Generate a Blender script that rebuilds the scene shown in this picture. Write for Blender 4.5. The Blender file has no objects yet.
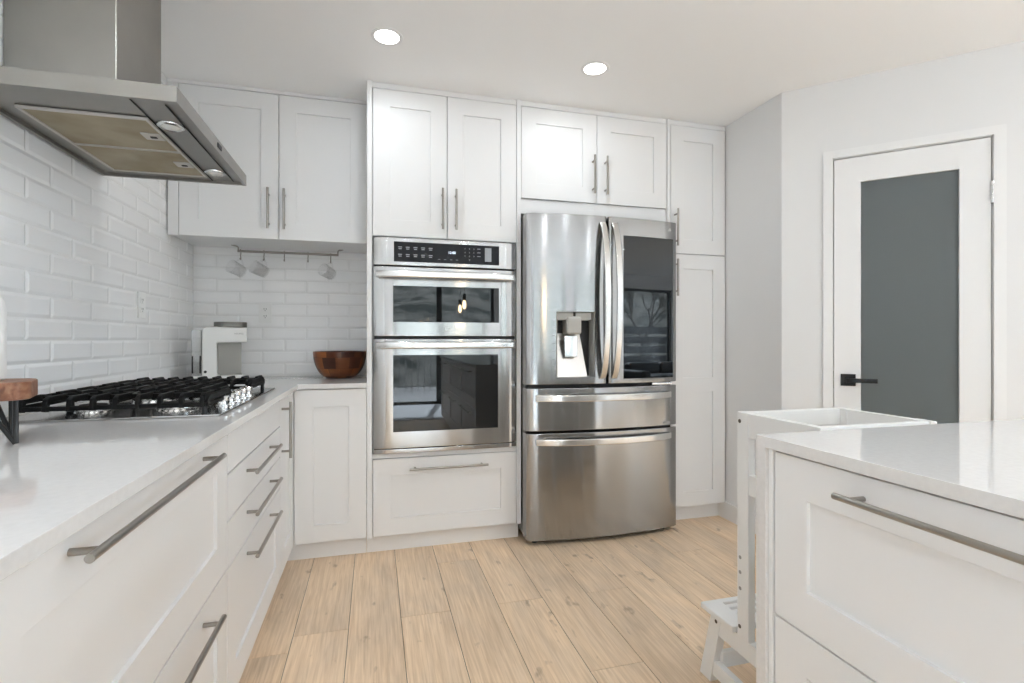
import bpy, bmesh, math, random
from mathutils import Vector, Matrix
R = math.radians
random.seed(7)
SC = bpy.context.scene
COL = SC.collection

# ------------------------------------------------------------------ camera
cam_d = bpy.data.cameras.new('camera')
cam = bpy.data.objects.new('camera', cam_d)
COL.objects.link(cam)
cam.location = (0, 0, 1.11)
cam.rotation_euler = (R(90), 0, R(-15.15))
cam_d.sensor_fit = 'HORIZONTAL'
cam_d.sensor_width = 36.0
cam_d.lens = 508.0 / 1024.0 * 36.0
cam_d.shift_y = -1.8 / 1024.0
cam_d.clip_start = 0.02
SC.camera = cam

# ------------------------------------------------------------------ world, light, exposure
w = bpy.data.worlds.new('sky')
SC.world = w
w.use_nodes = True
bg = w.node_tree.nodes['Background']
bg.inputs[0].default_value = (0.72, 0.865, 1.0, 1)
bg.inputs[1].default_value = 6.0
SC.view_settings.view_transform = 'Standard'
SC.view_settings.look = 'None'
SC.view_settings.gamma = 1
SC.view_settings.use_curve_mapping = False
SC.view_settings.exposure = 0.72
try:
    SC.cycles.max_bounces = 14
    SC.cycles.diffuse_bounces = 8
    SC.cycles.glossy_bounces = 6
    SC.cycles.transmission_bounces = 10
    SC.cycles.caustics_reflective = False
    SC.cycles.caustics_refractive = False
    SC.cycles.sample_clamp_indirect = 6
except Exception:
    pass
DOWNLIGHT_W = 1.6


def area_light(name, loc, rot, sx, sy, power, col=(1, 1, 1), shape='RECTANGLE', portal=False):
    d = bpy.data.lights.new(name, 'AREA')
    d.shape = shape
    d.size = sx
    if shape == 'RECTANGLE':
        d.size_y = sy
    d.energy = power
    if shape == 'DISK':
        d.spread = R(175)
    d.color = col
    if portal:
        d.cycles.is_portal = True
    o = bpy.data.objects.new(name, d)
    o.location = loc
    o.rotation_euler = rot
    COL.objects.link(o)
    return o

sun_d = bpy.data.lights.new('sun', 'SUN')
sun_d.energy = 22.0
sun_d.angle = R(2)
sun_d.color = (0.80, 0.90, 1.0)
sun = bpy.data.objects.new('sun', sun_d)
sun.rotation_euler = (R(38), 0, R(12))
COL.objects.link(sun)
# daylight comes through the rear glazing (world light, guided by portals)
area_light('window_portal', (1.085, -3.38, 1.05), (R(90), 0, R(180)), 1.93, 2.1, 1, portal=True)
area_light('window_portal', (6.25, -3.38, 1.35), (R(90), 0, R(180)), 1.9, 1.6, 1, portal=True)
area_light('window_portal', (3.0, -3.38, 1.2), (R(90), 0, R(180)), 1.0, 1.8, 1, portal=True)

area_light('window_portal', (7.58, -0.9, 1.22), (R(90), 0, R(90)), 3.6, 1.95, 1, portal=True)
# ------------------------------------------------------------------ materials
def mat(name, col, rough=0.5, metal=0.0, ior=1.45, **kw):
    m = bpy.data.materials.new(name)
    m.use_nodes = True
    b = m.node_tree.nodes['Principled BSDF']
    b.inputs['Base Color'].default_value = (*col, 1)
    b.inputs['Roughness'].default_value = rough
    b.inputs['Metallic'].default_value = metal
    b.inputs['IOR'].default_value = ior
    for k, v in kw.items():
        b.inputs[k.replace('_', ' ')].default_value = v
    return m


def N(m, t, **kw):
    n = m.node_tree.nodes.new(t)
    for k, v in kw.items():
        setattr(n, k, v)
    return n


def L(m, a, b):
    m.node_tree.links.new(a, b)


def coords(m, scale=(1, 1, 1), kind='Object'):
    tc = N(m, 'ShaderNodeTexCoord')
    mp = N(m, 'ShaderNodeMapping')
    mp.inputs['Scale'].default_value = scale
    L(m, tc.outputs[kind], mp.inputs['Vector'])
    return mp.outputs['Vector']


def noise_mix(m, c1, c2, scale=(1, 1, 1), nscale=5, detail=4, lo=0.35, hi=0.65, distort=0.0):
    v = coords(m, scale)
    n = N(m, 'ShaderNodeTexNoise')
    n.inputs['Scale'].default_value = nscale
    n.inputs['Detail'].default_value = detail
    n.inputs['Distortion'].default_value = distort
    L(m, v, n.inputs['Vector'])
    r = N(m, 'ShaderNodeValToRGB')
    r.color_ramp.elements[0].position = lo
    r.color_ramp.elements[1].position = hi
    r.color_ramp.elements[0].color = (*c1, 1)
    r.color_ramp.elements[1].color = (*c2, 1)
    L(m, n.outputs['Fac'], r.inputs['Fac'])
    L(m, r.outputs['Color'], m.node_tree.nodes['Principled BSDF'].inputs['Base Color'])
    return n, r


def bump(m, nscale, strength, scale=(1, 1, 1), dist=0.002):
    v = coords(m, scale)
    n = N(m, 'ShaderNodeTexNoise')
    n.inputs['Scale'].default_value = nscale
    n.inputs['Detail'].default_value = 3
    L(m, v, n.inputs['Vector'])
    b = N(m, 'ShaderNodeBump')
    b.inputs['Strength'].default_value = strength
    b.inputs['Distance'].default_value = dist
    L(m, n.outputs['Fac'], b.inputs['Height'])
    L(m, b.outputs['Normal'], m.node_tree.nodes['Principled BSDF'].inputs['Normal'])


M_wall = mat('wall_paint', (0.76, 0.76, 0.76), 0.6)
bump(M_wall, 60, 0.12)
M_ceil = mat('ceiling_paint', (0.90, 0.90, 0.90), 0.8)
bump(M_ceil, 50, 0.1)
M_cab = mat('white_cabinet_paint', (0.80, 0.80, 0.80), 0.38)
M_trim = mat('white_trim_paint', (0.80, 0.80, 0.80), 0.35)
M_quartz = mat('white_quartz', (0.74, 0.73, 0.72), 0.06, ior=1.55)
noise_mix(M_quartz, (0.69, 0.68, 0.67), (0.72, 0.71, 0.70), nscale=90)
M_tile = mat('white_glazed_tile', (0.92, 0.92, 0.92), 0.12)
M_grout = mat('grout', (0.78, 0.78, 0.77), 0.8)


def steel(name, col, rough, aniso=0.75, rot=0.0):
    m = mat(name, col, rough, 1.0)
    b = m.node_tree.nodes['Principled BSDF']
    b.inputs['Anisotropic'].default_value = aniso
    b.inputs['Anisotropic Rotation'].default_value = rot
    t = N(m, 'ShaderNodeTangent')
    t.direction_type = 'RADIAL'
    t.axis = 'Z'
    L(m, t.outputs['Tangent'], b.inputs['Tangent'])
    return m


M_steel = steel('brushed_stainless_steel', (0.47, 0.467, 0.46), 0.22, 0.92, 0.25)
v = coords(M_steel, (1.2, 1.2, 500))
n_ = N(M_steel, 'ShaderNodeTexNoise')
n_.inputs['Scale'].default_value = 1.0
n_.inputs['Detail'].default_value = 2
L(M_steel, v, n_.inputs['Vector'])
r_ = N(M_steel, 'ShaderNodeMapRange')
r_.inputs['To Min'].default_value = 0.12
r_.inputs['To Max'].default_value = 0.16
L(M_steel, n_.outputs['Fac'], r_.inputs['Value'])
L(M_steel, r_.outputs['Result'], M_steel.node_tree.nodes['Principled BSDF'].inputs['Roughness'])
M_fsteel = M_steel.copy()
M_fsteel.name = 'refrigerator_stainless_steel'
M_fsteel.node_tree.nodes['Principled BSDF'].inputs['Base Color'].default_value = (0.37, 0.37, 0.37, 1)
M_hood = mat('hood_stainless_steel', (0.42, 0.41, 0.39), 0.33, 1.0)
noise_mix(M_hood, (0.30, 0.285, 0.26), (0.37, 0.355, 0.33), nscale=2.5, detail=6)
M_nickel = mat('brushed_nickel', (0.38, 0.36, 0.33), 0.28, 1.0)
M_chrome = mat('chrome', (0.78, 0.78, 0.78), 0.10, 1.0)
M_handle_steel = mat('bright_steel', (0.74, 0.735, 0.72), 0.22, 1.0)
M_blackglass = mat('black_glass', (0.008, 0.009, 0.010), 0.02, 0.0, ior=1.55)
M_blackplastic = mat('black_plastic', (0.012, 0.012, 0.013), 0.4)
M_panelglass = mat('control_panel_glass', (0.010, 0.011, 0.014), 0.25, ior=1.3)
M_iron = mat('black_cast_iron', (0.008, 0.008, 0.008), 0.5, ior=1.25)
bump(M_iron, 300, 0.3)
M_blackmetal = mat('matte_black_metal', (0.01, 0.01, 0.01), 0.35)
M_gap = mat('dark_gap', (0.03, 0.03, 0.03), 0.8)
M_mark = mat('printed_grey_marks', (0.36, 0.38, 0.40), 0.5)
M_mesh = mat('grease_filter_mesh', (0.30, 0.26, 0.185), 0.45, 0.6)
noise_mix(M_mesh, (0.30, 0.24, 0.14), (0.42, 0.36, 0.25), nscale=6, detail=3)
M_filterframe = mat('satin_aluminium', (0.62, 0.60, 0.56), 0.5, 0.4)
M_offlamp = mat('unlit_lamp_glass', (0.75, 0.75, 0.72), 0.2)
M_whiteplastic = mat('white_plastic', (0.80, 0.80, 0.78), 0.3)
M_greyplastic = mat('grey_plastic', (0.30, 0.30, 0.29), 0.4)
M_lid = mat('grey_metallic_lid', (0.17, 0.16, 0.145), 0.35, 0.5)
M_dispgrey = mat('dispenser_grey', (0.47, 0.465, 0.44), 0.45)
M_stool = mat('white_painted_wood', (0.80, 0.80, 0.79), 0.45)
M_screw = mat('brown_screw', (0.09, 0.075, 0.06), 0.4, 0.5)
M_ceramic = mat('white_ceramic', (0.80, 0.79, 0.78), 0.3)
M_outlet = mat('outlet_plastic', (0.86, 0.86, 0.85), 0.3)
M_sofa = mat('charcoal_leather', (0.03, 0.032, 0.036), 0.45)
M_frame_dark = mat('dark_window_frame', (0.03, 0.032, 0.035), 0.4)
M_deck = mat('weathered_deck', (0.33, 0.32, 0.31), 0.8)
M_bark = mat('tree_bark', (0.05, 0.04, 0.03), 0.9)
M_glass = mat('clear_glass', (1, 1, 1), 0.0, 0.0, Transmission_Weight=1.0)
M_acrylic = mat('clear_plastic', (0.93, 0.93, 0.93), 0.05, 0.0, Transmission_Weight=0.9)
M_pane = bpy.data.materials.new('window_glass')
M_pane.use_nodes = True
nt = M_pane.node_tree
nt.nodes.clear()
o_ = nt.nodes.new('ShaderNodeOutputMaterial')
mx = nt.nodes.new('ShaderNodeMixShader')
tr = nt.nodes.new('ShaderNodeBsdfTransparent')
gl = nt.nodes.new('ShaderNodeBsdfGlossy')
gl.inputs['Roughness'].default_value = 0.0
mx.inputs[0].default_value = 0.06
nt.links.new(tr.outputs[0], mx.inputs[1])
nt.links.new(gl.outputs[0], mx.inputs[2])
nt.links.new(mx.outputs[0], o_.inputs[0])
M_glass = bpy.data.materials.new('clear_glass_thin')
M_glass.use_nodes = True
nt = M_glass.node_tree
nt.nodes.clear()
o_ = nt.nodes.new('ShaderNodeOutputMaterial')
mx = nt.nodes.new('ShaderNodeMixShader')
tr = nt.nodes.new('ShaderNodeBsdfTransparent')
tr.inputs[0].default_value = (0.985, 0.985, 0.985, 1)
gl = nt.nodes.new('ShaderNodeBsdfGlossy')
gl.inputs['Roughness'].default_value = 0.03
fz = nt.nodes.new('ShaderNodeLayerWeight')
fz.inputs[0].default_value = 0.10
nt.links.new(fz.outputs[1], mx.inputs[0])
nt.links.new(tr.outputs[0], mx.inputs[1])
nt.links.new(gl.outputs[0], mx.inputs[2])
nt.links.new(mx.outputs[0], o_.inputs[0])
M_frost = mat('frosted_glass', (0.40, 0.455, 0.47), 0.42, 0.0, Transmission_Weight=0.75)
M_emit = bpy.data.materials.new('lamp_emission')
M_emit.use_nodes = True
nt = M_emit.node_tree
nt.nodes.clear()
o_ = nt.nodes.new('ShaderNodeOutputMaterial')
e_ = nt.nodes.new('ShaderNodeEmission')
e_.inputs[0].default_value = (1, 0.97, 0.92, 1)
e_.inputs[1].default_value = 5
nt.links.new(e_.outputs[0], o_.inputs[0])
M_display = bpy.data.materials.new('lit_display_digits')
M_display.use_nodes = True
nt = M_display.node_tree
nt.nodes.clear()
o_ = nt.nodes.new('ShaderNodeOutputMaterial')
e_ = nt.nodes.new('ShaderNodeEmission')
e_.inputs[0].default_value = (0.75, 0.85, 1, 1)
e_.inputs[1].default_value = 1.6
nt.links.new(e_.outputs[0], o_.inputs[0])


def wood(name, c1, c2, c3, scale=(1, 1, 1), rough=0.4):
    m = mat(name, c1, rough)
    b = m.node_tree.nodes['Principled BSDF']
    v = coords(m, scale)
    n = N(m, 'ShaderNodeTexNoise')
    n.inputs['Scale'].default_value = 3
    n.inputs['Detail'].default_value = 8
    n.inputs['Distortion'].default_value = 0.6
    L(m, v, n.inputs['Vector'])
    r = N(m, 'ShaderNodeValToRGB')
    r.color_ramp.elements[0].position = 0.3
    r.color_ramp.elements[0].color = (*c1, 1)
    r.color_ramp.elements[1].position = 0.72
    r.color_ramp.elements[1].color = (*c3, 1)
    e = r.color_ramp.elements.new(0.5)
    e.color = (*c2, 1)
    L(m, n.outputs['Fac'], r.inputs['Fac'])
    L(m, r.outputs['Color'], b.inputs['Base Color'])
    return m


M_board = wood('red_brown_acacia', (0.10, 0.04, 0.022), (0.24, 0.10, 0.055), (0.36, 0.20, 0.12), (30, 4, 14), 0.4)

# oak planks: every plank carries its own tone (attribute), grain and knots from noise
M_oak = mat('light_oak_planks', (0.6, 0.42, 0.28), 0.38)
b_ = M_oak.node_tree.nodes['Principled BSDF']
at = N(M_oak, 'ShaderNodeAttribute', attribute_name='tone')
tc = N(M_oak, 'ShaderNodeTexCoord')
sep = N(M_oak, 'ShaderNodeSeparateColor')
L(M_oak, at.outputs['Color'], sep.inputs['Color'])
off = N(M_oak, 'ShaderNodeVectorMath', operation='SCALE')
off.inputs['Scale'].default_value = 37.0
L(M_oak, at.outputs['Vector'], off.inputs[0])
ad = N(M_oak, 'ShaderNodeVectorMath', operation='ADD')
L(M_oak, tc.outputs['Object'], ad.inputs[0])
L(M_oak, off.outputs['Vector'], ad.inputs[1])


def _noise(scale3, nscale, detail, dist=0.0):
    mp = N(M_oak, 'ShaderNodeMapping')
    mp.inputs['Scale'].default_value = scale3
    L(M_oak, ad.outputs['Vector'], mp.inputs['Vector'])
    n = N(M_oak, 'ShaderNodeTexNoise')
    n.inputs['Scale'].default_value = nscale
    n.inputs['Detail'].default_value = detail
    n.inputs['Distortion'].default_value = dist
    L(M_oak, mp.outputs['Vector'], n.inputs['Vector'])
    return n


grain = _noise((26, 1.0, 1), 5, 10, 0.5)
cloud = _noise((3.2, 1.1, 1), 1.6, 4, 0.8)
knots = _noise((9, 4.5, 1), 1.9, 3, 0.0)
ra = N(M_oak, 'ShaderNodeValToRGB')
ra.color_ramp.elements[0].position = 0.30
ra.color_ramp.elements[0].color = (0.525, 0.38, 0.245, 1)
ra.color_ramp.elements[1].position = 0.70
ra.color_ramp.elements[1].color = (0.69, 0.535, 0.385, 1)
L(M_oak, grain.outputs['Fac'], ra.inputs['Fac'])
rc = N(M_oak, 'ShaderNodeValToRGB')
rc.color_ramp.elements[0].position = 0.33
rc.color_ramp.elements[0].color = (0.80, 0.82, 0.86, 1)
rc.color_ramp.elements[1].position = 0.58
rc.color_ramp.elements[1].color = (1.0, 1.0, 1.0, 1)
L(M_oak, cloud.outputs['Fac'], rc.inputs['Fac'])
m1 = N(M_oak, 'ShaderNodeMix', data_type='RGBA', blend_type='MULTIPLY')
m1.inputs[0].default_value = 0.8
L(M_oak, ra.outputs['Color'], m1.inputs[6])
L(M_oak, rc.outputs['Color'], m1.inputs[7])
rk = N(M_oak, 'ShaderNodeValToRGB')
rk.color_ramp.elements[0].position = 0.26
rk.color_ramp.elements[0].color = (0.62, 0.58, 0.55, 1)
rk.color_ramp.elements[1].position = 0.34
rk.color_ramp.elements[1].color = (1, 1, 1, 1)
L(M_oak, knots.outputs['Fac'], rk.inputs['Fac'])
m2 = N(M_oak, 'ShaderNodeMix', data_type='RGBA', blend_type='MULTIPLY')
m2.inputs[0].default_value = 0.9
L(M_oak, m1.outputs[2], m2.inputs[6])
L(M_oak, rk.outputs['Color'], m2.inputs[7])
tone = N(M_oak, 'ShaderNodeMapRange')
tone.inputs['To Min'].default_value = 1.30
tone.inputs['To Max'].default_value = 1.46
L(M_oak, sep.outputs['Red'], tone.inputs['Value'])
m3 = N(M_oak, 'ShaderNodeVectorMath', operation='SCALE')
L(M_oak, m2.outputs[2], m3.inputs[0])
L(M_oak, tone.outputs['Result'], m3.inputs['Scale'])
L(M_oak, m3.outputs['Vector'], b_.inputs['Base Color'])

# segmented wooden bowl: staggered staves
M_bowl = mat('segmented_acacia', (0.4, 0.15, 0.05), 0.28)
b_ = M_bowl.node_tree.nodes['Principled BSDF']
uvn = N(M_bowl, 'ShaderNodeTexCoord')
br = N(M_bowl, 'ShaderNodeTexBrick')
br.inputs['Scale'].default_value = 1.0
br.inputs['Brick Width'].default_value = 0.085
br.inputs['Row Height'].default_value = 0.14
br.inputs['Mortar Size'].default_value = 0.0015
br.inputs['Color1'].default_value = (0.055, 0.014, 0.006, 1)
br.inputs['Color2'].default_value = (0.42, 0.13, 0.03, 1)
br.inputs['Mortar'].default_value = (0.10, 0.03, 0.01, 1)
br.inputs['Bias'].default_value = -0.3
br.offset = 0.37
L(M_bowl, uvn.outputs['UV'], br.inputs['Vector'])
vv = coords(M_bowl, (6, 6, 50))
nn = N(M_bowl, 'ShaderNodeTexNoise')
nn.inputs['Scale'].default_value = 3
nn.inputs['Detail'].default_value = 5
L(M_bowl, vv, nn.inputs['Vector'])
mxx = N(M_bowl, 'ShaderNodeMix', data_type='RGBA', blend_type='MULTIPLY')
mxx.inputs[0].default_value = 0.6
L(M_bowl, br.outputs['Color'], mxx.inputs[6])
mr = N(M_bowl, 'ShaderNodeMapRange')
mr.inputs['To Min'].default_value = 0.5
mr.inputs['To Max'].default_value = 1.4
L(M_bowl, nn.outputs['Fac'], mr.inputs['Value'])
L(M_bowl, mr.outputs['Result'], mxx.inputs[7])
L(M_bowl, mxx.outputs[2], b_.inputs['Base Color'])

M_hill = mat('dry_hillside_scrub', (0.2, 0.2, 0.12), 0.95)
noise_mix(M_hill, (0.02, 0.028, 0.02), (0.20, 0.19, 0.165), nscale=1.2, detail=10, lo=0.4, hi=0.62)

# ------------------------------------------------------------------ mesh helpers
def add_bm(dst, src, M=None):
    vm = {}
    for v in src.verts:
        vm[v] = dst.verts.new(M @ v.co if M else v.co)
    for f in src.faces:
        try:
            nf = dst.faces.new([vm[v] for v in f.verts])
            nf.material_index = f.material_index
        except ValueError:
            pass
    src.free()
    return dst


def box(bm, x0, x1, y0, y1, z0, z1, bev=0.0015, seg=2, M=None):
    t = bmesh.new()
    bmesh.ops.create_cube(t, size=1)
    for v in t.verts:
        v.co = Vector(((x0 + x1) / 2 + v.co.x * (x1 - x0), (y0 + y1) / 2 + v.co.y * (y1 - y0), (z0 + z1) / 2 + v.co.z * (z1 - z0)))
    if bev > 0:
        bev = min(bev, 0.45 * min(abs(x1 - x0), abs(y1 - y0), abs(z1 - z0)))
        bmesh.ops.bevel(t, geom=t.edges[:] + t.verts[:], offset=bev, segments=seg, profile=0.5, affect='EDGES')
    add_bm(bm, t, M)
    return bm


def prism(bm, poly, axis, a, b, bev=0.0):
    """poly: 2D points in the other two axes (cyclic order), extruded along axis from a to b"""
    t = bmesh.new()
    def P(p, c):
        if axis == 'x':
            return Vector((c, p[0], p[1]))
        if axis == 'y':
            return Vector((p[0], c, p[1]))
        return Vector((p[0], p[1], c))
    va = [t.verts.new(P(p, a)) for p in poly]
    vb = [t.verts.new(P(p, b)) for p in poly]
    n = len(poly)
    t.faces.new(va)
    t.faces.new(vb[::-1])
    for i in range(n):
        t.faces.new([va[i], vb[i], vb[(i + 1) % n], va[(i + 1) % n]])
    bmesh.ops.recalc_face_normals(t, faces=t.faces)
    if bev:
        bmesh.ops.bevel(t, geom=t.edges[:], offset=bev, segments=2, profile=0.5, affect='EDGES')
    add_bm(bm, t)
    return bm


def sweep(bm, pts, prof, up=Vector((0, 0, 1)), closed=False):
    """prof: 2D points (side, up) swept along pts"""
    pts = [Vector(p) for p in pts]
    rings = []
    n = len(pts)
    up0 = Vector(up)
    for i, p in enumerate(pts):
        if closed:
            d = (pts[(i + 1) % n] - pts[i - 1]).normalized()
        else:
            d = (pts[min(i + 1, n - 1)] - pts[max(i - 1, 0)]).normalized()
        side = d.cross(up0)
        if side.length < 1e-4:
            side = d.cross(Vector((1, 0, 0)))
            if side.length < 1e-4:
                side = d.cross(Vector((0, 1, 0)))
        side.normalize()
        u = side.cross(d).normalized()
        rings.append([bm.verts.new(p + side * a + u * b) for a, b in prof])
        up0 = u
    k = len(prof)
    rng = range(n if closed else n - 1)
    for i in rng:
        A, B = rings[i], rings[(i + 1) % n]
        for j in range(k):
            bm.faces.new([A[j], A[(j + 1) % k], B[(j + 1) % k], B[j]])
    if not closed:
        bm.faces.new(rings[0][::-1])
        bm.faces.new(rings[-1])
    return bm


def circ(r, n=14):
    return [(r * math.cos(2 * math.pi * i / n), r * math.sin(2 * math.pi * i / n)) for i in range(n)]


def rrect(w_, h_, r=0.003, n=3):
    out = []
    for cx, cy, a0 in ((w_ / 2 - r, h_ / 2 - r, 0), (-w_ / 2 + r, h_ / 2 - r, 90), (-w_ / 2 + r, -h_ / 2 + r, 180), (w_ / 2 - r, -h_ / 2 + r, 270)):
        for i in range(n + 1):
            a = R(a0 + 90 * i / n)
            out.append((cx + r * math.cos(a), cy + r * math.sin(a)))
    return out


def tube(bm, pts, r, n=14, up=Vector((0, 0, 1))):
    return sweep(bm, pts, circ(r, n), up)


def lathe(bm, prof, c=(0, 0, 0), seg=32, axis='z', uv=False):
    rings = []
    c = Vector(c)
    for r, z in prof:
        ring = []
        if r < 1e-6:
            p = Vector((0, 0, z))
            ring = [p]
        else:
            for i in range(seg):
                a = 2 * math.pi * i / seg
                ring.append(Vector((r * math.cos(a), r * math.sin(a), z)))
        rr = []
        for p in ring:
            if axis == 'y':
                p = Vector((p.x, p.z, p.y))
            if axis == 'x':
                p = Vector((p.z, p.x, p.y))
            rr.append(bm.verts.new(p + c))
        rings.append(rr)
    uvl = bm.loops.layers.uv.verify() if uv else None
    for i in range(len(rings) - 1):
        A, B = rings[i], rings[i + 1]
        for j in range(seg):
            a0, a1 = (A[0], A[0]) if len(A) == 1 else (A[j], A[(j + 1) % seg])
            b0, b1 = (B[0], B[0]) if len(B) == 1 else (B[j], B[(j + 1) % seg])
            vs = []
            for q in (a0, a1, b1, b0):
                if q not in vs:
                    vs.append(q)
            if len(vs) > 2:
                f = bm.faces.new(vs)
                if uvl:
                    for lp in f.loops:
                        q = lp.vert
                        u = (j + (1 if q in (a1, b1) and q not in (a0, b0) else 0)) / seg
                        vv_ = (i + (1 if q in (b0, b1) else 0)) / (len(rings) - 1)
                        lp[uvl].uv = (u, vv_)
    return bm


def link(name, bm, m, parent=None, recalc=True, smooth=True, angle=32):
    if recalc:
        bmesh.ops.recalc_face_normals(bm, faces=bm.faces)
    if smooth:
        for f in bm.faces:
            f.smooth = True
        for e in bm.edges:
            if len(e.link_faces) == 2 and e.calc_face_angle(0) > R(angle):
                e.smooth = False
    me = bpy.data.meshes.new(name)
    bm.to_mesh(me)
    bm.free()
    if m:
        for mm in (m if isinstance(m, (list, tuple)) else [m]):
            me.materials.append(mm)
    o = bpy.data.objects.new(name, me)
    COL.objects.link(o)
    if parent:
        o.parent = parent
    if smooth and len(me.polygons) > 6:
        wn = o.modifiers.new('weighted_normal', 'WEIGHTED_NORMAL')
        wn.keep_sharp = True
        wn.weight = 60
    return o


def thing(name, label, cat, loc=(0, 0, 0), rotz=0, group=None):
    o = bpy.data.objects.new(name, None)
    o.empty_display_size = 0.1
    COL.objects.link(o)
    o.location = loc
    o.rotation_euler = (0, 0, rotz)
    o['label'] = label
    o['category'] = cat
    if group:
        o['group'] = group
    return o


def tag(o, label, cat, group=None):
    o['label'] = label
    o['category'] = cat
    if group:
        o['group'] = group
    return o


def struct(name, bm, m, parent=None, **kw):
    o = link(name, bm, m, parent, **kw)
    if not parent:
        o['kind'] = 'structure'
    return o


def copy_tree(o, loc=None, rotz=None, label=None, parent=None):
    c = o.copy()
    COL.objects.link(c)
    c.parent = parent
    if loc is not None:
        c.location = loc
    if rotz is not None:
        c.rotation_euler = (0, 0, rotz)
    if label:
        c['label'] = label
    for ch in list(o.children):
        copy_tree(ch, parent=c)
    return c


def text_mesh(name, s, size, m, parent, M, depth=0.0003):
    cu = bpy.data.curves.new(name, 'FONT')
    cu.body = s
    cu.size = size
    cu.align_x = 'CENTER'
    cu.align_y = 'CENTER'
    cu.extrude = depth
    to = bpy.data.objects.new(name + '_tmp', cu)
    COL.objects.link(to)
    bpy.context.view_layer.update()
    dg = bpy.context.evaluated_depsgraph_get()
    me = bpy.data.meshes.new_from_object(to.evaluated_get(dg))
    bpy.data.objects.remove(to)
    me.transform(M)
    me.materials.clear()
    me.materials.append(m)
    me.name = name
    o = bpy.data.objects.new(name, me)
    COL.objects.link(o)
    o.parent = parent
    return o


# text standing in local XZ plane, facing -Y
def face_mat(x, y, z):
    return Matrix.Translation((x, y, z)) @ Matrix.Rotation(R(90), 4, 'X')

# ------------------------------------------------------------------ dimensions
LW = -1.015          # left wall
BW = 3.33            # back wall
CEIL = 2.437
RW = 2.11            # right wall
REAR = -3.4
FAR = 7.6

# ------------------------------------------------------------------ floor: oak planks
bm = bmesh.new()
tone_l = bm.loops.layers.float_color.new('tone')
PW = 0.1985
known = {0: 2.046, 1: 2.75, 2: 2.075, 3: 2.53, 4: 2.075, 5: 1.573, 6: 2.063, 7: 2.7}
PL = 1.22
k = -4
x = -0.2945 + k * PW
while x < FAR:
    j0 = known.get(k, random.uniform(0, PL))
    y = j0 - math.ceil((j0 - REAR) / PL) * PL
    while y < BW:
        ya, yb = max(y, REAR), min(y + PL, BW)
        if yb - ya > 0.01:
            g = 0.0007
            c = (random.random(), random.random(), random.random(), 1)
            t = bmesh.new()
            x0, x1 = max(x, LW) + g, min(x + PW, FAR) - g
            if x1 > x0:
                b0 = 0.0012
                q = [(x0, ya + g), (x1, ya + g), (x1, yb - g), (x0, yb - g)]
                qi = [(x0 + b0, ya + g + b0), (x1 - b0, ya + g + b0), (x1 - b0, yb - g - b0), (x0 + b0, yb - g - b0)]
                lo = [bm.verts.new((p[0], p[1], -0.0016)) for p in q]
                hi = [bm.verts.new((p[0], p[1], 0)) for p in qi]
                fs = [bm.faces.new(hi)]
                for i in range(4):
                    fs.append(bm.faces.new([lo[i], lo[(i + 1) % 4], hi[(i + 1) % 4], hi[i]]))
                for f in fs:
                    for lp in f.loops:
                        lp[tone_l] = c
            t.free()
        y += PL
    x += PW
    k += 1
fl = struct('floor', bm, M_oak, smooth=False)
bm = bmesh.new()
box(bm, LW - 0.1, FAR + 0.1, REAR - 0.1, BW + 0.1, -0.06, -0.0018, 0)
link('subfloor', bm, M_gap, fl, smooth=False)

# ------------------------------------------------------------------ ceiling
bm = bmesh.new()
box(bm, LW - 0.1, FAR + 0.1, REAR - 0.1, BW + 0.3, CEIL, CEIL + 0.1, 0)
struct('ceiling', bm, M_ceil)

# ------------------------------------------------------------------ walls
bm = bmesh.new()
box(bm, LW - 0.12, LW - 0.006, REAR - 0.1, BW + 0.12, 0, CEIL, 0)
wl = struct('wall_left', bm, M_wall)
bm = bmesh.new()
box(bm, LW - 0.12, RW + 0.12, BW + 0.006, BW + 0.12, 0, CEIL, 0)
wb = struct('wall_back', bm, M_wall)
bm = bmesh.new()
prism(bm, [(RW, 2.254), (RW, BW + 0.1), (RW + 0.11, BW + 0.1), (RW + 0.11, 2.254 + 0.05)], 'z', 0, CEIL)
struct('wall_right', bm, M_wall)


def tile_field(bm, u0, u1, z0, z1, uj, zj, P, parity):
    """bevelled tiles; uj a joint of the row between zj and zj+pitch with parity 0"""
    W_, H_ = 0.2475, 0.0712
    G, B = 0.0012, 0.010
    r0 = math.floor((z0 - zj) / H_) - 1
    r = r0
    while zj + r * H_ < z1:
        za, zb = zj + r * H_ + G, zj + (r + 1) * H_ - G
        o = uj + (W_ / 2 if (r + parity) % 2 else 0)
        c = math.floor((u0 - o) / W_) - 1
        while o + c * W_ < u1:
            ua, ub = o + c * W_ + G, o + (c + 1) * W_ - G
            a, b_2 = max(ua, u0), min(ub, u1)
            lo, hi = max(za, z0), min(zb, z1)
            if b_2 - a > 0.004 and hi - lo > 0.004:
                ai = a + (B if a == ua else 0)
                bi = b_2 - (B if b_2 == ub else 0)
                li = lo + (B if lo == za else 0)
                ti = hi - (B if hi == zb else 0)
                if bi - ai > 0.001 and ti - li > 0.001:
                    base = [(a, lo), (b_2, lo), (b_2, hi), (a, hi)]
                    top = [(ai, li), (bi, li), (bi, ti), (ai, ti)]
                    v0 = [bm.verts.new(P(p[0], p[1], 0)) for p in base]
                    v1 = [bm.verts.new(P(p[0], p[1], 0.0022)) for p in base]
                    v2 = [bm.verts.new(P(p[0], p[1], 0.0052)) for p in top]
                    bm.faces.new(v2)
                    for i in range(4):
                        bm.faces.new([v0[i], v0[(i + 1) % 4], v1[(i + 1) % 4], v1[i]])
                        bm.faces.new([v1[i], v1[(i + 1) % 4], v2[(i + 1) % 4], v2[i]])
            c += 1
        r += 1
    return bm


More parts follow.
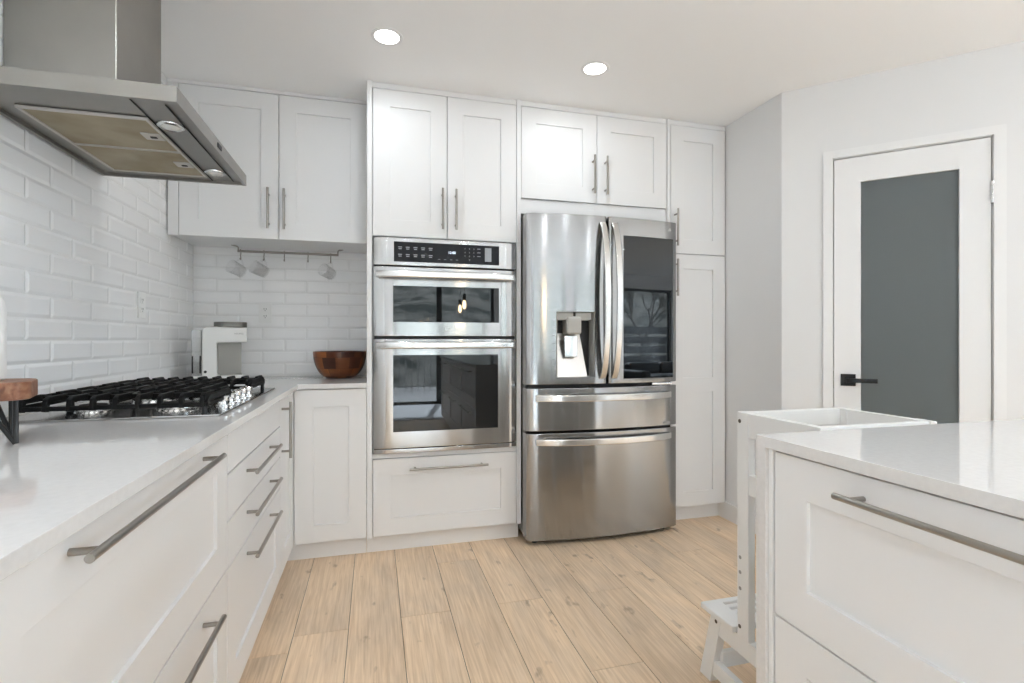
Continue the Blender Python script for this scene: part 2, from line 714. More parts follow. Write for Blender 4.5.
bm = bmesh.new()
tile_field(bm, -1.6, BW, 0.89, CEIL, 1.866, 1.1075, lambda u, z, d: Vector((LW - 0.0055 + d, u, z)), 0)
link('backsplash', bm, M_tile, wl, smooth=False)
bm = bmesh.new()
box(bm, LW - 0.0065, LW - 0.0035, -1.6, BW, 0.885, CEIL, 0)
link('grout', bm, M_grout, wl)
bm = bmesh.new()
tile_field(bm, LW, -0.037, 0.89, 1.70, -0.4015, 1.111, lambda u, z, d: Vector((u, BW + 0.0055 - d, z)), 0)
link('backsplash', bm, M_tile, wb, smooth=False)
bm = bmesh.new()
box(bm, LW - 0.003, -0.03, BW + 0.0035, BW + 0.0065, 0.885, 1.70, 0)
link('grout', bm, M_grout, wb)

# diagonal wall with the pantry door (local x along the wall, y away from the room)
DO0, DO1, DOZ = 0.228, 0.852, 2.042
DL = 1.40
Mdiag = Matrix.Translation((RW, 2.254, 0)) @ Matrix.Rotation(R(-45), 4, 'Z')
bm = bmesh.new()
t = bmesh.new()
box(t, 0, DO0, 0, 0.11, 0, CEIL, 0)
box(t, DO1, DL, 0, 0.11, 0, CEIL, 0)
box(t, DO0, DO1, 0, 0.11, DOZ, CEIL, 0)
add_bm(bm, t, Mdiag)
struct('wall_diagonal', bm, M_wall)
E1 = Mdiag @ Vector((DL, 0, 0))
bm = bmesh.new()
box(bm, E1.x, FAR, E1.y, E1.y + 0.1, 0, CEIL, 0)
struct('wall_side', bm, M_wall)
FW0, FW1, FZ0, FZ1 = -2.7, 0.9, 0.25, 2.2
bm = bmesh.new()
box(bm, FAR, FAR + 0.1, REAR - 0.1, FW0, 0, CEIL, 0)
box(bm, FAR, FAR + 0.1, FW1, E1.y + 0.1, 0, CEIL, 0)
box(bm, FAR, FAR + 0.1, FW0, FW1, 0, FZ0, 0)
box(bm, FAR, FAR + 0.1, FW0, FW1, FZ1, CEIL, 0)
struct('wall_far', bm, M_wall)
# pantry behind the door
bm = bmesh.new()
t = bmesh.new()
box(t, -0.05, 1.1, 1.1, 1.15, 0, CEIL, 0)
box(t, 1.1, 1.15, 0.11, 1.15, 0, CEIL, 0)
box(t, -0.05, 0.0, 0.2, 1.15, 0, CEIL, 0)
add_bm(bm, t, Mdiag)
struct('wall_pantry', bm, M_wall)

# casing
bm = bmesh.new()
t = bmesh.new()
CW = 0.038
prism(t, [(DO0 + 0.004 - CW - 0.005, 0), (DO0 + 0.004, 0), (DO0 + 0.004, DOZ - 0.004), (DO1 - 0.004, DOZ - 0.004), (DO1 - 0.004, 0), (DO1 + CW, 0), (DO1 + CW, DOZ + CW - 0.004), (DO0 - CW, DOZ + CW - 0.004)], 'y', -0.014, 0.0)
box(t, DO0, DO0 + 0.006, -0.001, 0.108, 0, DOZ, 0)
box(t, DO1 - 0.006, DO1, -0.001, 0.108, 0, DOZ, 0)
box(t, DO0, DO1, -0.001, 0.108, DOZ - 0.006, DOZ, 0)
add_bm(bm, t, Mdiag)
struct('trim_1', bm, M_trim)

door = thing('door_1', 'white pantry door with one tall frosted glass panel and black lever', 'door', (RW, 2.254, 0), R(-45))
door['kind'] = 'structure'
D0, D1 = 0.2375, 0.8425
GX0, GX1, GZ0, GZ1 = 0.352, 0.731, 0.26, 1.906
bm = bmesh.new()
box(bm, D0, GX0, 0.002, 0.037, 0.01, 2.031, 0.001)
box(bm, GX1, D1, 0.002, 0.037, 0.01, 2.031, 0.001)
box(bm, GX0 - 0.002, GX1 + 0.002, 0.0022, 0.0368, GZ1, 2.0308, 0.0)
box(bm, GX0 - 0.002, GX1 + 0.002, 0.0022, 0.0368, 0.0102, GZ0, 0.0)
link('door_panel', bm, M_trim, door)
bm = bmesh.new()
box(bm, GX0 - 0.003, GX1 + 0.003, 0.017, 0.023, GZ0 - 0.003, GZ1 + 0.003, 0)
link('frosted_pane', bm, M_frost, door)
bm = bmesh.new()
box(bm, 0.266, 0.330, -0.007, 0.002, 0.876, 0.936, 0.001)
tube(bm, [(0.298, -0.006, 0.906), (0.298, -0.042, 0.906)], 0.010)
box(bm, 0.286, 0.416, -0.050, -0.036, 0.896, 0.917, 0.0015)
link('door_lever', bm, M_blackmetal, door)
for hz in (1.78, 0.25):
    bm = bmesh.new()
    for q in range(5):
        tube(bm, [(0.847, -0.006, hz - 0.05 + q * 0.02), (0.847, -0.006, hz - 0.05 + q * 0.02 + 0.018)], 0.0075)
    box(bm, 0.839, 0.855, -0.004, 0.003, hz - 0.05, hz + 0.05, 0.0005)
    link('hinge', bm, M_chrome, door)
bm = bmesh.new()
box(bm, 0.231, 0.2365, 0.000, 0.012, 0.86, 0.95, 0.0005)
link('latch', bm, M_nickel, door)

# baseboards
bm = bmesh.new()
prism(bm, [(2.262, 0), (2.745, 0), (2.745, 0.0)], 'x', RW - 0.014, RW) if False else box(bm, RW - 0.014, RW, 2.252, 2.76, 0, 0.105, 0.003)
struct('baseboard_right', bm, M_trim)
bm = bmesh.new()
t = bmesh.new()
box(t, 0.0, DO0 - CW, -0.014, 0, 0, 0.105, 0.003)
box(t, DO1 + CW, DL, -0.014, 0, 0, 0.105, 0.003)
add_bm(bm, t, Mdiag)
struct('baseboard_diagonal', bm, M_trim)

# rear wall (behind the viewer) with glazing mirrored in appliances and one added window
SD0, SD1, SDZ = 0.12, 2.05, 2.12
W20, W21, W2Z0, W2Z1 = 5.3, 7.2, 0.55, 2.15
W30, W31 = 2.5, 3.5
bm = bmesh.new()
box(bm, LW - 0.1, SD0, REAR - 0.12, REAR, 0, CEIL, 0)
box(bm, SD0, SD1, REAR - 0.12, REAR, SDZ, CEIL, 0)
box(bm, SD1, W30, REAR - 0.12, REAR, 0, CEIL, 0)
box(bm, W30, W31, REAR - 0.12, REAR, 0, 0.30, 0)
box(bm, W30, W31, REAR - 0.12, REAR, 2.1, CEIL, 0)
box(bm, W31, W20, REAR - 0.12, REAR, 0, CEIL, 0)
box(bm, W20, W21, REAR - 0.12, REAR, 0, W2Z0, 0)
box(bm, W20, W21, REAR - 0.12, REAR, W2Z1, CEIL, 0)
box(bm, W21, FAR + 0.1, REAR - 0.12, REAR, 0, CEIL, 0)
struct('wall_rear', bm, M_wall)


def window(name, x0, x1, z0, z1, mull, label):
    bm = bmesh.new()
    f = 0.05
    y0, y1 = REAR - 0.09, REAR - 0.03
    box(bm, x0, x0 + f, y0, y1, z0, z1)
    box(bm, x1 - f, x1, y0, y1, z0, z1)
    box(bm, x0, x1, y0, y1, z0, z0 + f)
    box(bm, x0, x1, y0, y1, z1 - f, z1)
    for q in mull:
        box(bm, q - 0.045, q + 0.045, y0, y1, z0, z1)
    o = struct(name, bm, M_frame_dark)
    tag(o, label, 'window')
    bm = bmesh.new()
    box(bm, x0 + 0.02, x1 - 0.02, REAR - 0.063, REAR - 0.058, z0 + 0.02, z1 - 0.02, 0)
    link('pane', bm, M_pane, o)


window('window_1', SD0, SD1, 0.0, SDZ, (1.08,), 'dark framed full height glass doors mirrored in the oven glass')
window('window_2', W20, W21, W2Z0, W2Z1, (), 'dark framed window mirrored in the glass of the refrigerator')
window('added_window_3', W30, W31, 0.30, 2.1, (), 'dark framed window added between the glass doors and the sofa for more daylight')  # unseen window, added to send more daylight to the left wall

bm = bmesh.new()
for q in (FW0 + 0.025, (FW0 + FW1) / 2, FW1 - 0.025):
    box(bm, FAR + 0.03, FAR + 0.09, q - 0.025, q + 0.025, FZ0, FZ1)
for q in (FZ0 + 0.025, FZ1 - 0.025):
    box(bm, FAR + 0.031, FAR + 0.089, FW0, FW1, q - 0.025, q + 0.025)
o4 = struct('added_window_4', bm, M_frame_dark)  # added unseen glazing, lights the left tiles from the side
tag(o4, 'broad dark framed window added at the far end of the open room to light the left wall', 'window')
bm = bmesh.new()
box(bm, FAR + 0.058, FAR + 0.062, FW0 + 0.02, FW1 - 0.02, FZ0 + 0.02, FZ1 - 0.02, 0)
link('pane', bm, M_pane, o4)
# ------------------------------------------------------------------ outside
bm = bmesh.new()
box(bm, -4, 13, -7.2, REAR - 0.13, -0.2, -0.05, 0)
struct('deck', bm, M_deck)
bm = bmesh.new()
random.seed(3)
NX, NY = 26, 16
vs = [[bm.verts.new((-25 + 60 * i / NX, -8.5 - 30 * j / NY, -1.0 + 13 * (j / NY) ** 0.9 + random.uniform(-.35, .35))) for j in range(NY + 1)] for i in range(NX + 1)]
for i in range(NX):
    for j in range(NY):
        bm.faces.new([vs[i][j], vs[i][j + 1], vs[i + 1][j + 1], vs[i + 1][j]])
struct('hillside', bm, M_hill)
rail = thing('deck_railing', 'pale picket railing along the far edge of the deck outside', 'railing', (0, -6.4, -0.05))
bm = bmesh.new()
box(bm, -3.6, 3.4, -0.03, 0.03, 0.95, 1.0)
box(bm, -3.6, 3.4, -0.02, 0.02, 0.08, 0.12)
link('rails', bm, M_deck, rail)
bm = bmesh.new()
for i in range(50):
    xx = -3.55 + i * 0.141
    box(bm, xx - 0.012, xx + 0.012, -0.012, 0.012, 0, 0.98, 0)
link('pickets', bm, M_deck, rail)
bm = bmesh.new()
for i in range(6):
    box(bm, 4.6, 11.5, -0.02, 0.02, 0.1 + i * 0.24, 0.28 + i * 0.24, 0.003)
fen = link('slat_fence', bm, M_frame_dark)
fen.location = (0, -5.2, -0.05)
tag(fen, 'dark horizontal slat fence mirrored in the refrigerator glass', 'fence')
bm = bmesh.new()
random.seed(11)


def branch(bm, p, d, ln, r, lv):
    q = p + d * ln
    sweep(bm, [p, (p + q) / 2 + Vector((random.uniform(-.04, .04), 0, random.uniform(-.04, .04))), q], circ(r, 6), Vector((0.1, 1, 0.2)))
    if lv:
        for s in range(3):
            nd = (d + Vector((random.uniform(-.8, .8), random.uniform(-.5, .5), random.uniform(-.1, .6)))).normalized()
            branch(bm, q - d * ln * random.uniform(0, .3), nd, ln * 0.72, r * 0.6, lv - 1)


branch(bm, Vector((0, 0, 0)), Vector((0.05, 0, 1)), 1.1, 0.05, 4)
tr_o = link('bare_tree', bm, M_bark)
tr_o.location = (8.7, -6.2, 0.0)
tag(tr_o, 'bare branching tree beyond the fence mirrored in the refrigerator glass', 'tree')

# sofa seen mirrored in the refrigerator glass
sofa = thing('sofa', 'charcoal sofa mirrored at the bottom of the refrigerator glass', 'sofa', (6.35, -2.55, 0))
bm = bmesh.new()
box(bm, -0.95, 0.95, -0.42, 0.42, 0.06, 0.30, 0.03, 3)
link('sofa_base', bm, M_sofa, sofa)
for s in (-1, 1):
    bm = bmesh.new()
    box(bm, s * 0.38 - 0.375, s * 0.38 + 0.375, -0.25, 0.43, 0.30, 0.47, 0.05, 4)
    link('seat_cushion', bm, M_sofa, sofa)
    bm = bmesh.new()
    box(bm, s * 0.38 - 0.375, s * 0.38 + 0.375, -0.40, -0.22, 0.46, 0.68, 0.06, 4)
    link('back_cushion', bm, M_sofa, sofa)
    bm = bmesh.new()
    box(bm, s * 0.86 - 0.09, s * 0.86 + 0.09, -0.42, 0.42, 0.06, 0.56, 0.05, 4)
    link('armrest', bm, M_sofa, sofa)
    for q in (-1, 1):
        bm = bmesh.new()
        box(bm, s * 0.85 - 0.03, s * 0.85 + 0.03, q * 0.33 - 0.03, q * 0.33 + 0.03, 0, 0.07, 0.003)
        link('leg', bm, M_blackmetal, sofa)

# ------------------------------------------------------------------ cabinet kit
HR = 0.0062


def bar_handle(parent, x0, z0, x1, z1, out=0.036, name='handle', m=None):
    """round bar standing off the front plane y=0 (toward -y)"""
    bm = bmesh.new()
    a, b = Vector((x0, -out, z0)), Vector((x1, -out, z1))
    d = (b - a).normalized()
    t = bmesh.new()
    e = 0.001
    prof = circ(HR, 16)
    sweep(bm, [a, a + d * e, b - d * e, b], prof, Vector((0, -1, 0)))
    ln = (b - a).length
    ins = 0.03
    for p in (a + d * ins, b - d * ins):
        sweep(bm, [Vector((p.x, 0.0, p.z)), Vector((p.x, -out + 0.002, p.z))], circ(0.0052, 12), Vector((0, 0, 1)))
    t.free()
    return link(name, bm, m or M_nickel, parent)


def shaker_bm(x0, x1, z0, z1, style='shaker', stile=0.087, t=0.019, mid=None):
    bm = bmesh.new()
    if style == 'slab':
        return box(bm, x0, x1, 0, t, z0, z1, 0.0015)
    rec = 0.009
    box(bm, x0 + 0.01, x1 - 0.01, rec, t - 0.001, z0 + 0.01, z1 - 0.01, 0)
    # one-piece frame with openings
    hs = [(x0 + stile, x1 - stile, z0 + stile, z1 - stile)] if mid is None else [
        (x0 + stile, x1 - stile, z0 + stile, mid - stile / 2), (x0 + stile, x1 - stile, mid + stile / 2, z1 - stile)]
    xs = sorted({x0, x1, x0 + stile, x1 - stile})
    zs = sorted({z0, z1} | {h[2] for h in hs} | {h[3] for h in hs})
    fr = bmesh.new()
    V = {}
    def gv(i, j, y):
        k_ = (i, j, y)
        if k_ not in V:
            V[k_] = fr.verts.new((xs[i], y, zs[j]))
        return V[k_]
    def hole(i, j):
        if i < 0 or j < 0 or i >= len(xs) - 1 or j >= len(zs) - 1:
            return True
        cx, cz = (xs[i] + xs[i + 1]) / 2, (zs[j] + zs[j + 1]) / 2
        return any(h[0] < cx < h[1] and h[2] < cz < h[3] for h in hs)
    for i in range(len(xs) - 1):
        for j in range(len(zs) - 1):
            if hole(i, j):
                continue
            for y in (0, t):
                fr.faces.new([gv(i, j, y), gv(i + 1, j, y), gv(i + 1, j + 1, y), gv(i, j + 1, y)])
            for (ni, nj, a, b) in ((i - 1, j, (i, j), (i, j + 1)), (i + 1, j, (i + 1, j), (i + 1, j + 1)), (i, j - 1, (i, j), (i + 1, j)), (i, j + 1, (i, j + 1), (i + 1, j + 1))):
                if hole(ni, nj):
                    fr.faces.new([gv(*a, 0), gv(*b, 0), gv(*b, t), gv(*a, t)])
    bmesh.ops.recalc_face_normals(fr, faces=fr.faces)
    ed = [e for e in fr.edges if len(e.link_faces) == 2 and e.calc_face_angle(0) > 1.0 and abs(e.verts[0].co.y) < 1e-6 and abs(e.verts[1].co.y) < 1e-6]
    bmesh.ops.bevel(fr, geom=ed, offset=0.0018, segments=2, profile=0.5, affect='EDGES')
    add_bm(bm, fr)
    return bm


def front(parent, kind, x0, x1, z0, z1, style='shaker', handle=None, mid=None, g=0.0018):
    o = link(kind, shaker_bm(x0 + g, x1 - g, z0 + g, z1 - g, style, mid=mid), M_cab, parent)
    if handle:
        bar_handle(o, *handle)
    return o


def carcass(parent, x0, x1, z0, z1, depth, bottom_open=False):
    bm = bmesh.new()
    box(bm, x0 + 0.001, x1 - 0.001, 0.021, depth, z0, z1, 0.0008)
    # dark shadow reveal is only the real gap between the fronts
    return link('cabinet_body', bm, M_cab, parent)


def toe(parent, x0, x1, z=0.092, y=0.055, t=0.016):
    bm = bmesh.new()
    box(bm, x0, x1, y, y + t, 0.0, z, 0.0006)
    return link('toe_kick', bm, M_cab, parent)


FRONT_L = -0.385     # face plane of the left run
TOPC = 0.866         # underside of worktop
# ---- left run (rotated +90: local x = world y, local -y = world +x)
def left_cab(name, label, cat, y0):
    return thing(name, label, cat, (FRONT_L, y0, 0), R(90))


def wide_drawers(c, W_, yhandle0, yhandle1):
    carcass(c, 0, W_, 0.095, TOPC - 0.002, 0.60)
    toe(c, 0, W_)
    front(c, 'drawer', 0, W_, 0.489, TOPC - 0.004, handle=(yhandle0, 0.832, yhandle1, 0.832))
    front(c, 'drawer', 0, W_, 0.097, 0.489, handle=(yhandle0, 0.444, yhandle1, 0.444))


c = left_cab('base_cabinet', 'white base cabinet with two deep drawers and long bar handles at left', 'cabinet', 0.610)
wide_drawers(c, 0.920, 0.152, 0.750)
c = left_cab('base_cabinet', 'white two drawer base cabinet at the near end of the left run', 'cabinet', -0.310)
wide_drawers(c, 0.918, 0.155, 0.755)

# cooktop cabinet: false panel, two shallow slab drawers, one deep shaker drawer
c = left_cab('cooktop_base_cabinet', 'white drawer cabinet under the gas cooktop with three short bar handles', 'cabinet', 1.532)
Wc = 0.795
carcass(c, 0, Wc, 0.095, TOPC - 0.002, 0.60)
toe(c, 0, Wc)
front(c, 'false_front', 0, Wc, 0.7445, TOPC - 0.004, 'slab')
front(c, 'drawer', 0, Wc, 0.614, 0.743, 'slab', handle=(0.187, 0.701, 0.605, 0.701))
front(c, 'drawer', 0, Wc, 0.485, 0.614, 'slab', handle=(0.190, 0.570, 0.610, 0.570))
front(c, 'drawer', 0, Wc, 0.097, 0.485, handle=(0.190, 0.441, 0.610, 0.441))

# corner base cabinet: bi-fold doors, one on each run
c = thing('corner_base_cabinet', 'white corner base cabinet with bi-fold doors below the wooden bowl', 'cabinet', (0, 0, 0), 0)
bm = bmesh.new()
prism(bm, [(LW + 0.03, 2.332), (FRONT_L - 0.022, 2.332), (FRONT_L - 0.022, 2.722), (-0.040, 2.722), (-0.040, BW - 0.02), (LW + 0.03, BW - 0.02)], 'z', 0.095, TOPC - 0.002)
link('cabinet_body', bm, M_cab, c)
d1 = link('door', shaker_bm(0.0015, 0.368, 0.097, TOPC - 0.006), M_cab, c)
d1.location = (FRONT_L, 2.330, 0)
d1.rotation_euler = (0, 0, R(90))
bar_handle(d1, 0.037, 0.600, 0.037, 0.842)
d2 = link('door', shaker_bm(0.0, 0.343, 0.097, TOPC - 0.006), M_cab, c)
d2.location = (FRONT_L + 0.003, 2.700, 0)
bm = bmesh.new()
box(bm, FRONT_L - 0.071, FRONT_L - 0.055, 2.332, 2.771, 0, 0.092, 0.0006)
box(bm, FRONT_L - 0.055, -0.040, 2.755, 2.771, 0, 0.092, 0.0006)
link('toe_kick', bm, M_cab, c)

# ---- L shaped worktop
def ltop():
    bm = bmesh.new()
    xs = FRONT_L + 0.022
    prism(bm, [(LW, -0.312), (xs, -0.312), (xs, 2.678), (-0.0385, 2.678), (-0.0385, BW), (LW, BW)], 'z', TOPC, 0.890, 0.0018)
    return bm
o = link('worktop', ltop(), M_quartz)
tag(o, 'white quartz L-shaped worktop carrying cooktop, coffee maker and bowl', 'countertop')

# ---- oven tower (local = world, front y=0 at 2.70)
FY = 2.70
c = thing('oven_cabinet', 'tall white cabinet around the double wall oven with doors above and drawer below', 'cabinet', (0, FY, 0))
bm = bmesh.new()
box(bm, -0.0375, -0.011, -0.004, 0.63, 0.094, CEIL - 0.001, 0.001)
link('side_panel', bm, M_cab, c)
bm = bmesh.new()
box(bm, 0.757, 0.7815, -0.004, 0.63, 0.094, CEIL - 0.001, 0.001)
link('side_panel', bm, M_cab, c)
bm = bmesh.new()
# body with an open oven niche
box(bm, -0.0105, 0.7565, 0.021, 0.62, 1.640, CEIL - 0.04, 0)
box(bm, -0.0105, 0.7565, 0.021, 0.62, 0.095, 0.522, 0)
box(bm, -0.0105, 0.7565, 0.60, 0.62, 0.522, 1.640, 0)
link('cabinet_body', bm, M_cab, c)
bm = bmesh.new()
box(bm, -0.011, 0.757, 0.006, 0.03, 2.408, CEIL - 0.001, 0.001)
link('top_filler', bm, M_cab, c)
front(c, 'door', -0.0095, 0.3735, 1.6435, 2.405, handle=(0.347, 1.690, 0.347, 1.905))
front(c, 'door', 0.3735, 0.7565, 1.6435, 2.405, handle=(0.4185, 1.690, 0.4185, 1.905))
front(c, 'drawer', -0.0095, 0.7565, 0.097, 0.495, handle=(0.175, 0.440, 0.590, 0.440))
bm = bmesh.new()
box(bm, -0.0105, 0.7565, 0.004, 0.03, 0.498, 0.522, 0.0008)
link('rail', bm, M_cab, c)
toe(c, -0.0385, 0.7815)

# ---- curved appliance skins
def skin(bm, x0, x1, z0, z1, yf, yb, holes=(), nx=28, bz=0.004, extra_x=(), extra_z=()):
    """front surface y=yf(x) between x0..x1, with rectangular holes; closed to yb"""
    xs = {round(x0 + (x1 - x0) * i / nx, 5) for i in range(nx + 1)} | {x0 + 0.002, x1 - 0.002, x0 + 0.006, x1 - 0.006}
    hx = {h[0] for h in holes} | {h[1] for h in holes}
    xs = sorted({q for q in xs if all(abs(q - e) > 0.0015 for e in hx)} | hx)
    zs = sorted({z0, z0 + bz, z1 - bz, z1, z0 + bz * .3, z1 - bz * .3} | {h[2] for h in holes} | {h[3] for h in holes})
    def yy(x, z):
        d = 0.0
        e = min(z - z0, z1 - z)
        if e < bz:
            d += bz * (1 - math.sqrt(max(0, 1 - (1 - e / bz) ** 2)))
        return yf(x) + d
    V = {}
    def gv(i, j):
        if (i, j) not in V:
            V[(i, j)] = bm.verts.new((xs[i], yy(xs[i], zs[j]), zs[j]))
        return V[(i, j)]
    BV = {}
    def bv(i, j):
        if (i, j) not in BV:
            BV[(i, j)] = bm.verts.new((xs[i], yb, zs[j]))
        return BV[(i, j)]
    nX, nZ = len(xs) - 1, len(zs) - 1
    def hole(i, j):
        if i < 0 or j < 0 or i >= nX or j >= nZ:
            return True
        cx, cz = (xs[i] + xs[i + 1]) / 2, (zs[j] + zs[j + 1]) / 2
        return any(h[0] < cx < h[1] and h[2] < cz < h[3] for h in holes)
    for i in range(nX):
        for j in range(nZ):
            if hole(i, j):
                continue
            bm.faces.new([gv(i, j), gv(i + 1, j), gv(i + 1, j + 1), gv(i, j + 1)])
            bm.faces.new([bv(i, j), bv(i + 1, j), bv(i + 1, j + 1), bv(i, j + 1)])
            for (ni, nj, a, b) in ((i - 1, j, (i, j), (i, j + 1)), (i + 1, j, (i + 1, j), (i + 1, j + 1)), (i, j - 1, (i, j), (i + 1, j)), (i, j + 1, (i, j + 1), (i + 1, j + 1))):
                if hole(ni, nj):
                    bm.faces.new([gv(*a), gv(*b), bv(*b), bv(*a)])
    return bm


# ------------------------------------------------------------------ double wall oven
ov = thing('double_wall_oven', 'built-in stainless steel double wall oven with black control strip', 'oven', (0.3735, FY - 0.022, 0))
HWo = 0.3795
def oy(x):
    u = abs(x) / HWo
    return 0.004 * u ** 2 + 0.012 * max(0, (u - 0.80) / 0.20) ** 2.2
bm = bmesh.new()
box(bm, -HWo + 0.004, HWo - 0.004, 0.034, 0.56, 0.534, 1.634, 0)
link('oven_body', bm, M_blackplastic, ov)
bm = bmesh.new()
skin(bm, -HWo, HWo, 1.494, 1.638, oy, 0.034)
cp = link('control_panel', bm, M_steel, ov)
bm = bmesh.new()
box(bm, -0.277, 0.279, -0.0015, 0.01, 1.513, 1.616, 0.001)
cg = link('control_glass', bm, M_panelglass, cp)
def mark(x0, z0, w_, h_):
    bm = bmesh.new()
    box(bm, x0, x0 + w_, -0.0019, -0.0014, z0, z0 + h_, 0)
    link('printed_mark', bm, M_mark, cp)
random.seed(5)
for cx in (-0.246, -0.207, -0.168, -0.129, -0.090):
    for cz in (1.583, 1.545):
        mark(cx - 0.010, cz + 0.003, 0.020, 0.004)
        mark(cx - 0.008, cz - 0.006, 0.016, 0.004)
for cx in (-0.045, -0.014, 0.018, 0.049):
    mark(cx - 0.006, 1.531, 0.012, 0.002)
for i, cz in enumerate((1.594, 1.574, 1.554)):
    mark(0.158, cz, 0.018, 0.003)
mark(0.200, 1.530, 0.036, 0.073)
for r in range(3):
    for q in range(3):
        text_mesh('keypad_digit', str(r * 3 + q + 1), 0.011, M_mark, cp, face_mat(0.092 + q * 0.024, -0.0019, 1.594 - r * 0.020))
text_mesh('keypad_digit', '0', 0.011, M_mark, cp, face_mat(0.116, -0.0019, 1.534))
text_mesh('clock_digits', '12:00', 0.018, M_display, cp, face_mat(0.022, -0.0019, 1.569))


def oven_door(z0, z1, wz0, wz1, hz, wx0, wx1):
    bm = bmesh.new()
    skin(bm, -HWo, HWo, z0, z1, oy, 0.030, holes=((wx0, wx1, wz0, wz1),))
    d = link('oven_door', bm, M_steel, ov)
    bm = bmesh.new()
    box(bm, wx0 - 0.001, wx1 + 0.001, 0.0045, 0.012, wz0 - 0.001, wz1 + 0.001, 0)
    link('door_glass', bm, M_blackglass, d)
    bm = bmesh.new()
    pts = []
    n = 24
    for i in range(n + 1):
        u = -1 + 2 * i / n
        pts.append((u * 0.362, -0.050 + 0.034 * abs(u) ** 5 - 0.006 * (1 - u * u), hz))
    sweep(bm, pts, rrect(0.020, 0.036, 0.008, 4), Vector((0, 0, 1)))
    for s in (-1, 1):
        box(bm, s * 0.345 - 0.016, s * 0.345 + 0.016, -0.028, 0.010, hz - 0.016, hz + 0.016, 0.004)
    link('door_handle', bm, M_handle_steel, d)
    return d


dU = oven_door(1.128, 1.487, 1.2015, 1.389, 1.444, -0.281, 0.279)
dL = oven_door(0.549, 1.114, 0.634, 1.0305, 1.082, -0.281, 0.274)
text_mesh('maker_logo', 'LG', 0.020, M_whiteplastic, dU, face_mat(0.0, -0.001, 1.166))
bm = bmesh.new()
skin(bm, -HWo, HWo, 0.524, 0.546, oy, 0.034, bz=0.002)
link('bottom_trim', bm, M_steel, ov)

# ------------------------------------------------------------------ over-fridge cabinet
c = thing('fridge_top_cabinet', 'white two door cabinet above the refrigerator', 'cabinet', (0, FY, 0))
bm = bmesh.new()
box(bm, 0.783, 1.694, 0.021, 0.62, 1.896, CEIL - 0.04, 0)
link('cabinet_body', bm, M_cab, c)
bm = bmesh.new()
box(bm, 0.783, 1.694, 0.012, 0.032, 1.812, 1.893, 0.001)
link('lower_filler', bm, M_cab, c)
bm = bmesh.new()
box(bm, 0.7825, 1.6945, 0.006, 0.03, 2.408, CEIL - 0.001, 0.001)
link('top_filler', bm, M_cab, c)
front(c, 'door', 0.783, 1.2385, 1.895, 2.405, handle=(1.211, 1.943, 1.211, 2.162))
front(c, 'door', 1.2385, 1.694, 1.895, 2.405, handle=(1.289, 1.943, 1.289, 2.162))

# ------------------------------------------------------------------ pantry cabinet
c = thing('pantry_cabinet', 'tall narrow white cabinet between refrigerator and right wall', 'cabinet', (0, FY, 0))
bm = bmesh.new()
box(bm, 1.6975, 1.7165, -0.002, 0.62, 0.094, CEIL - 0.001, 0.001)
link('side_panel', bm, M_cab, c)
carcass(c, 1.717, 2.104, 0.095, CEIL - 0.04, 0.62)
bm = bmesh.new()
box(bm, 1.717, 2.108, 0.006, 0.03, 2.408, CEIL - 0.001, 0.001)
link('top_filler', bm, M_cab, c)
front(c, 'door', 1.719, 2.1035, 1.630, 2.405, handle=(1.748, 1.672, 1.748, 1.893))
front(c, 'door', 1.719, 2.1035, 0.097, 1.628, handle=(1.748, 1.372, 1.748, 1.593), mid=0.835)
toe(c, 1.699, 2.096)

# ------------------------------------------------------------------ refrigerator
FCX = 1.2405
fr = thing('refrigerator', 'stainless steel french door refrigerator with ice dispenser and dark glass panel', 'refrigerator', (FCX, 0, 0))
FW = 0.455
FE = 2.600     # y of the door edge
def fy(x):
    u = min(1.0, abs(x) / FW)
    return FE - 0.040 * (1 - u ** 2) + 0.008 * max(0, (u - 0.92) / 0.08) ** 2.5
FB = 2.672
bm = bmesh.new()
box(bm, -0.447, 0.447, FB + 0.002, 3.28, 0.035, 1.775, 0.003)
link('fridge_body', bm, M_greyplastic, fr)
bm = bmesh.new()
box(bm, -0.42, 0.42, 2.69, 2.72, 0.006, 0.040, 0.002)
link('shadow_plinth', bm, M_blackplastic, fr)  # plinth coloured black to stand in for shadow below the doors
for sx in (-1, 1):
    for yy in (2.66, 3.2):
        bm = bmesh.new()
        lathe(bm, [(0, 0), (0.018, 0), (0.018, 0.036), (0, 0.036)], (sx * 0.39, yy, 0), 16)
        link('foot', bm, M_blackplastic, fr)
for sx in (-1, 1):
    bm = bmesh.new()
    box(bm, sx * 0.41 - 0.035, sx * 0.41 + 0.035, 2.63, 2.76, 1.776, 1.792, 0.004)
    link('hinge_cover', bm, M_greyplastic, fr)
SPL = 0.0065
xo = -FCX
HX0, HX1, HZ0, HZ1 = 0.945 + xo, 1.165 + xo, 0.905, 1.262
def fyl(x):
    return fy(x) + 0.010 * max(0, (x + SPL + 0.014) / 0.014) ** 2
def fyr(x):
    return fy(x) + 0.010 * max(0, (-x + SPL + 0.014) / 0.014) ** 2
Z_D0, Z_D1 = 0.868, 1.790
bm = bmesh.new()
skin(bm, -FW, -SPL, Z_D0, Z_D1, fyl, FB, holes=((HX0, HX1, HZ0, HZ1),), nx=30)
dl = link('left_door', bm, M_fsteel, fr)
G0, G1 = 1.335 + xo, 1.667 + xo
GZa, GZb = 0.893, 1.690
bm = bmesh.new()
skin(bm, SPL, FW, Z_D0, Z_D1, fyr, FB, holes=((G0, G1, GZa, GZb),), nx=30)
dr = link('right_door', bm, M_fsteel, fr)
bm = bmesh.new()
skin(bm, G0 + .0005, G1 - .0005, GZa + .0005, GZb - .0005, lambda x: (fy(G0) * (G1 - x) + (fy(G1) - 0.004) * (x - G0)) / (G1 - G0) + 0.001, FB - 0.01, nx=16, bz=0.001)
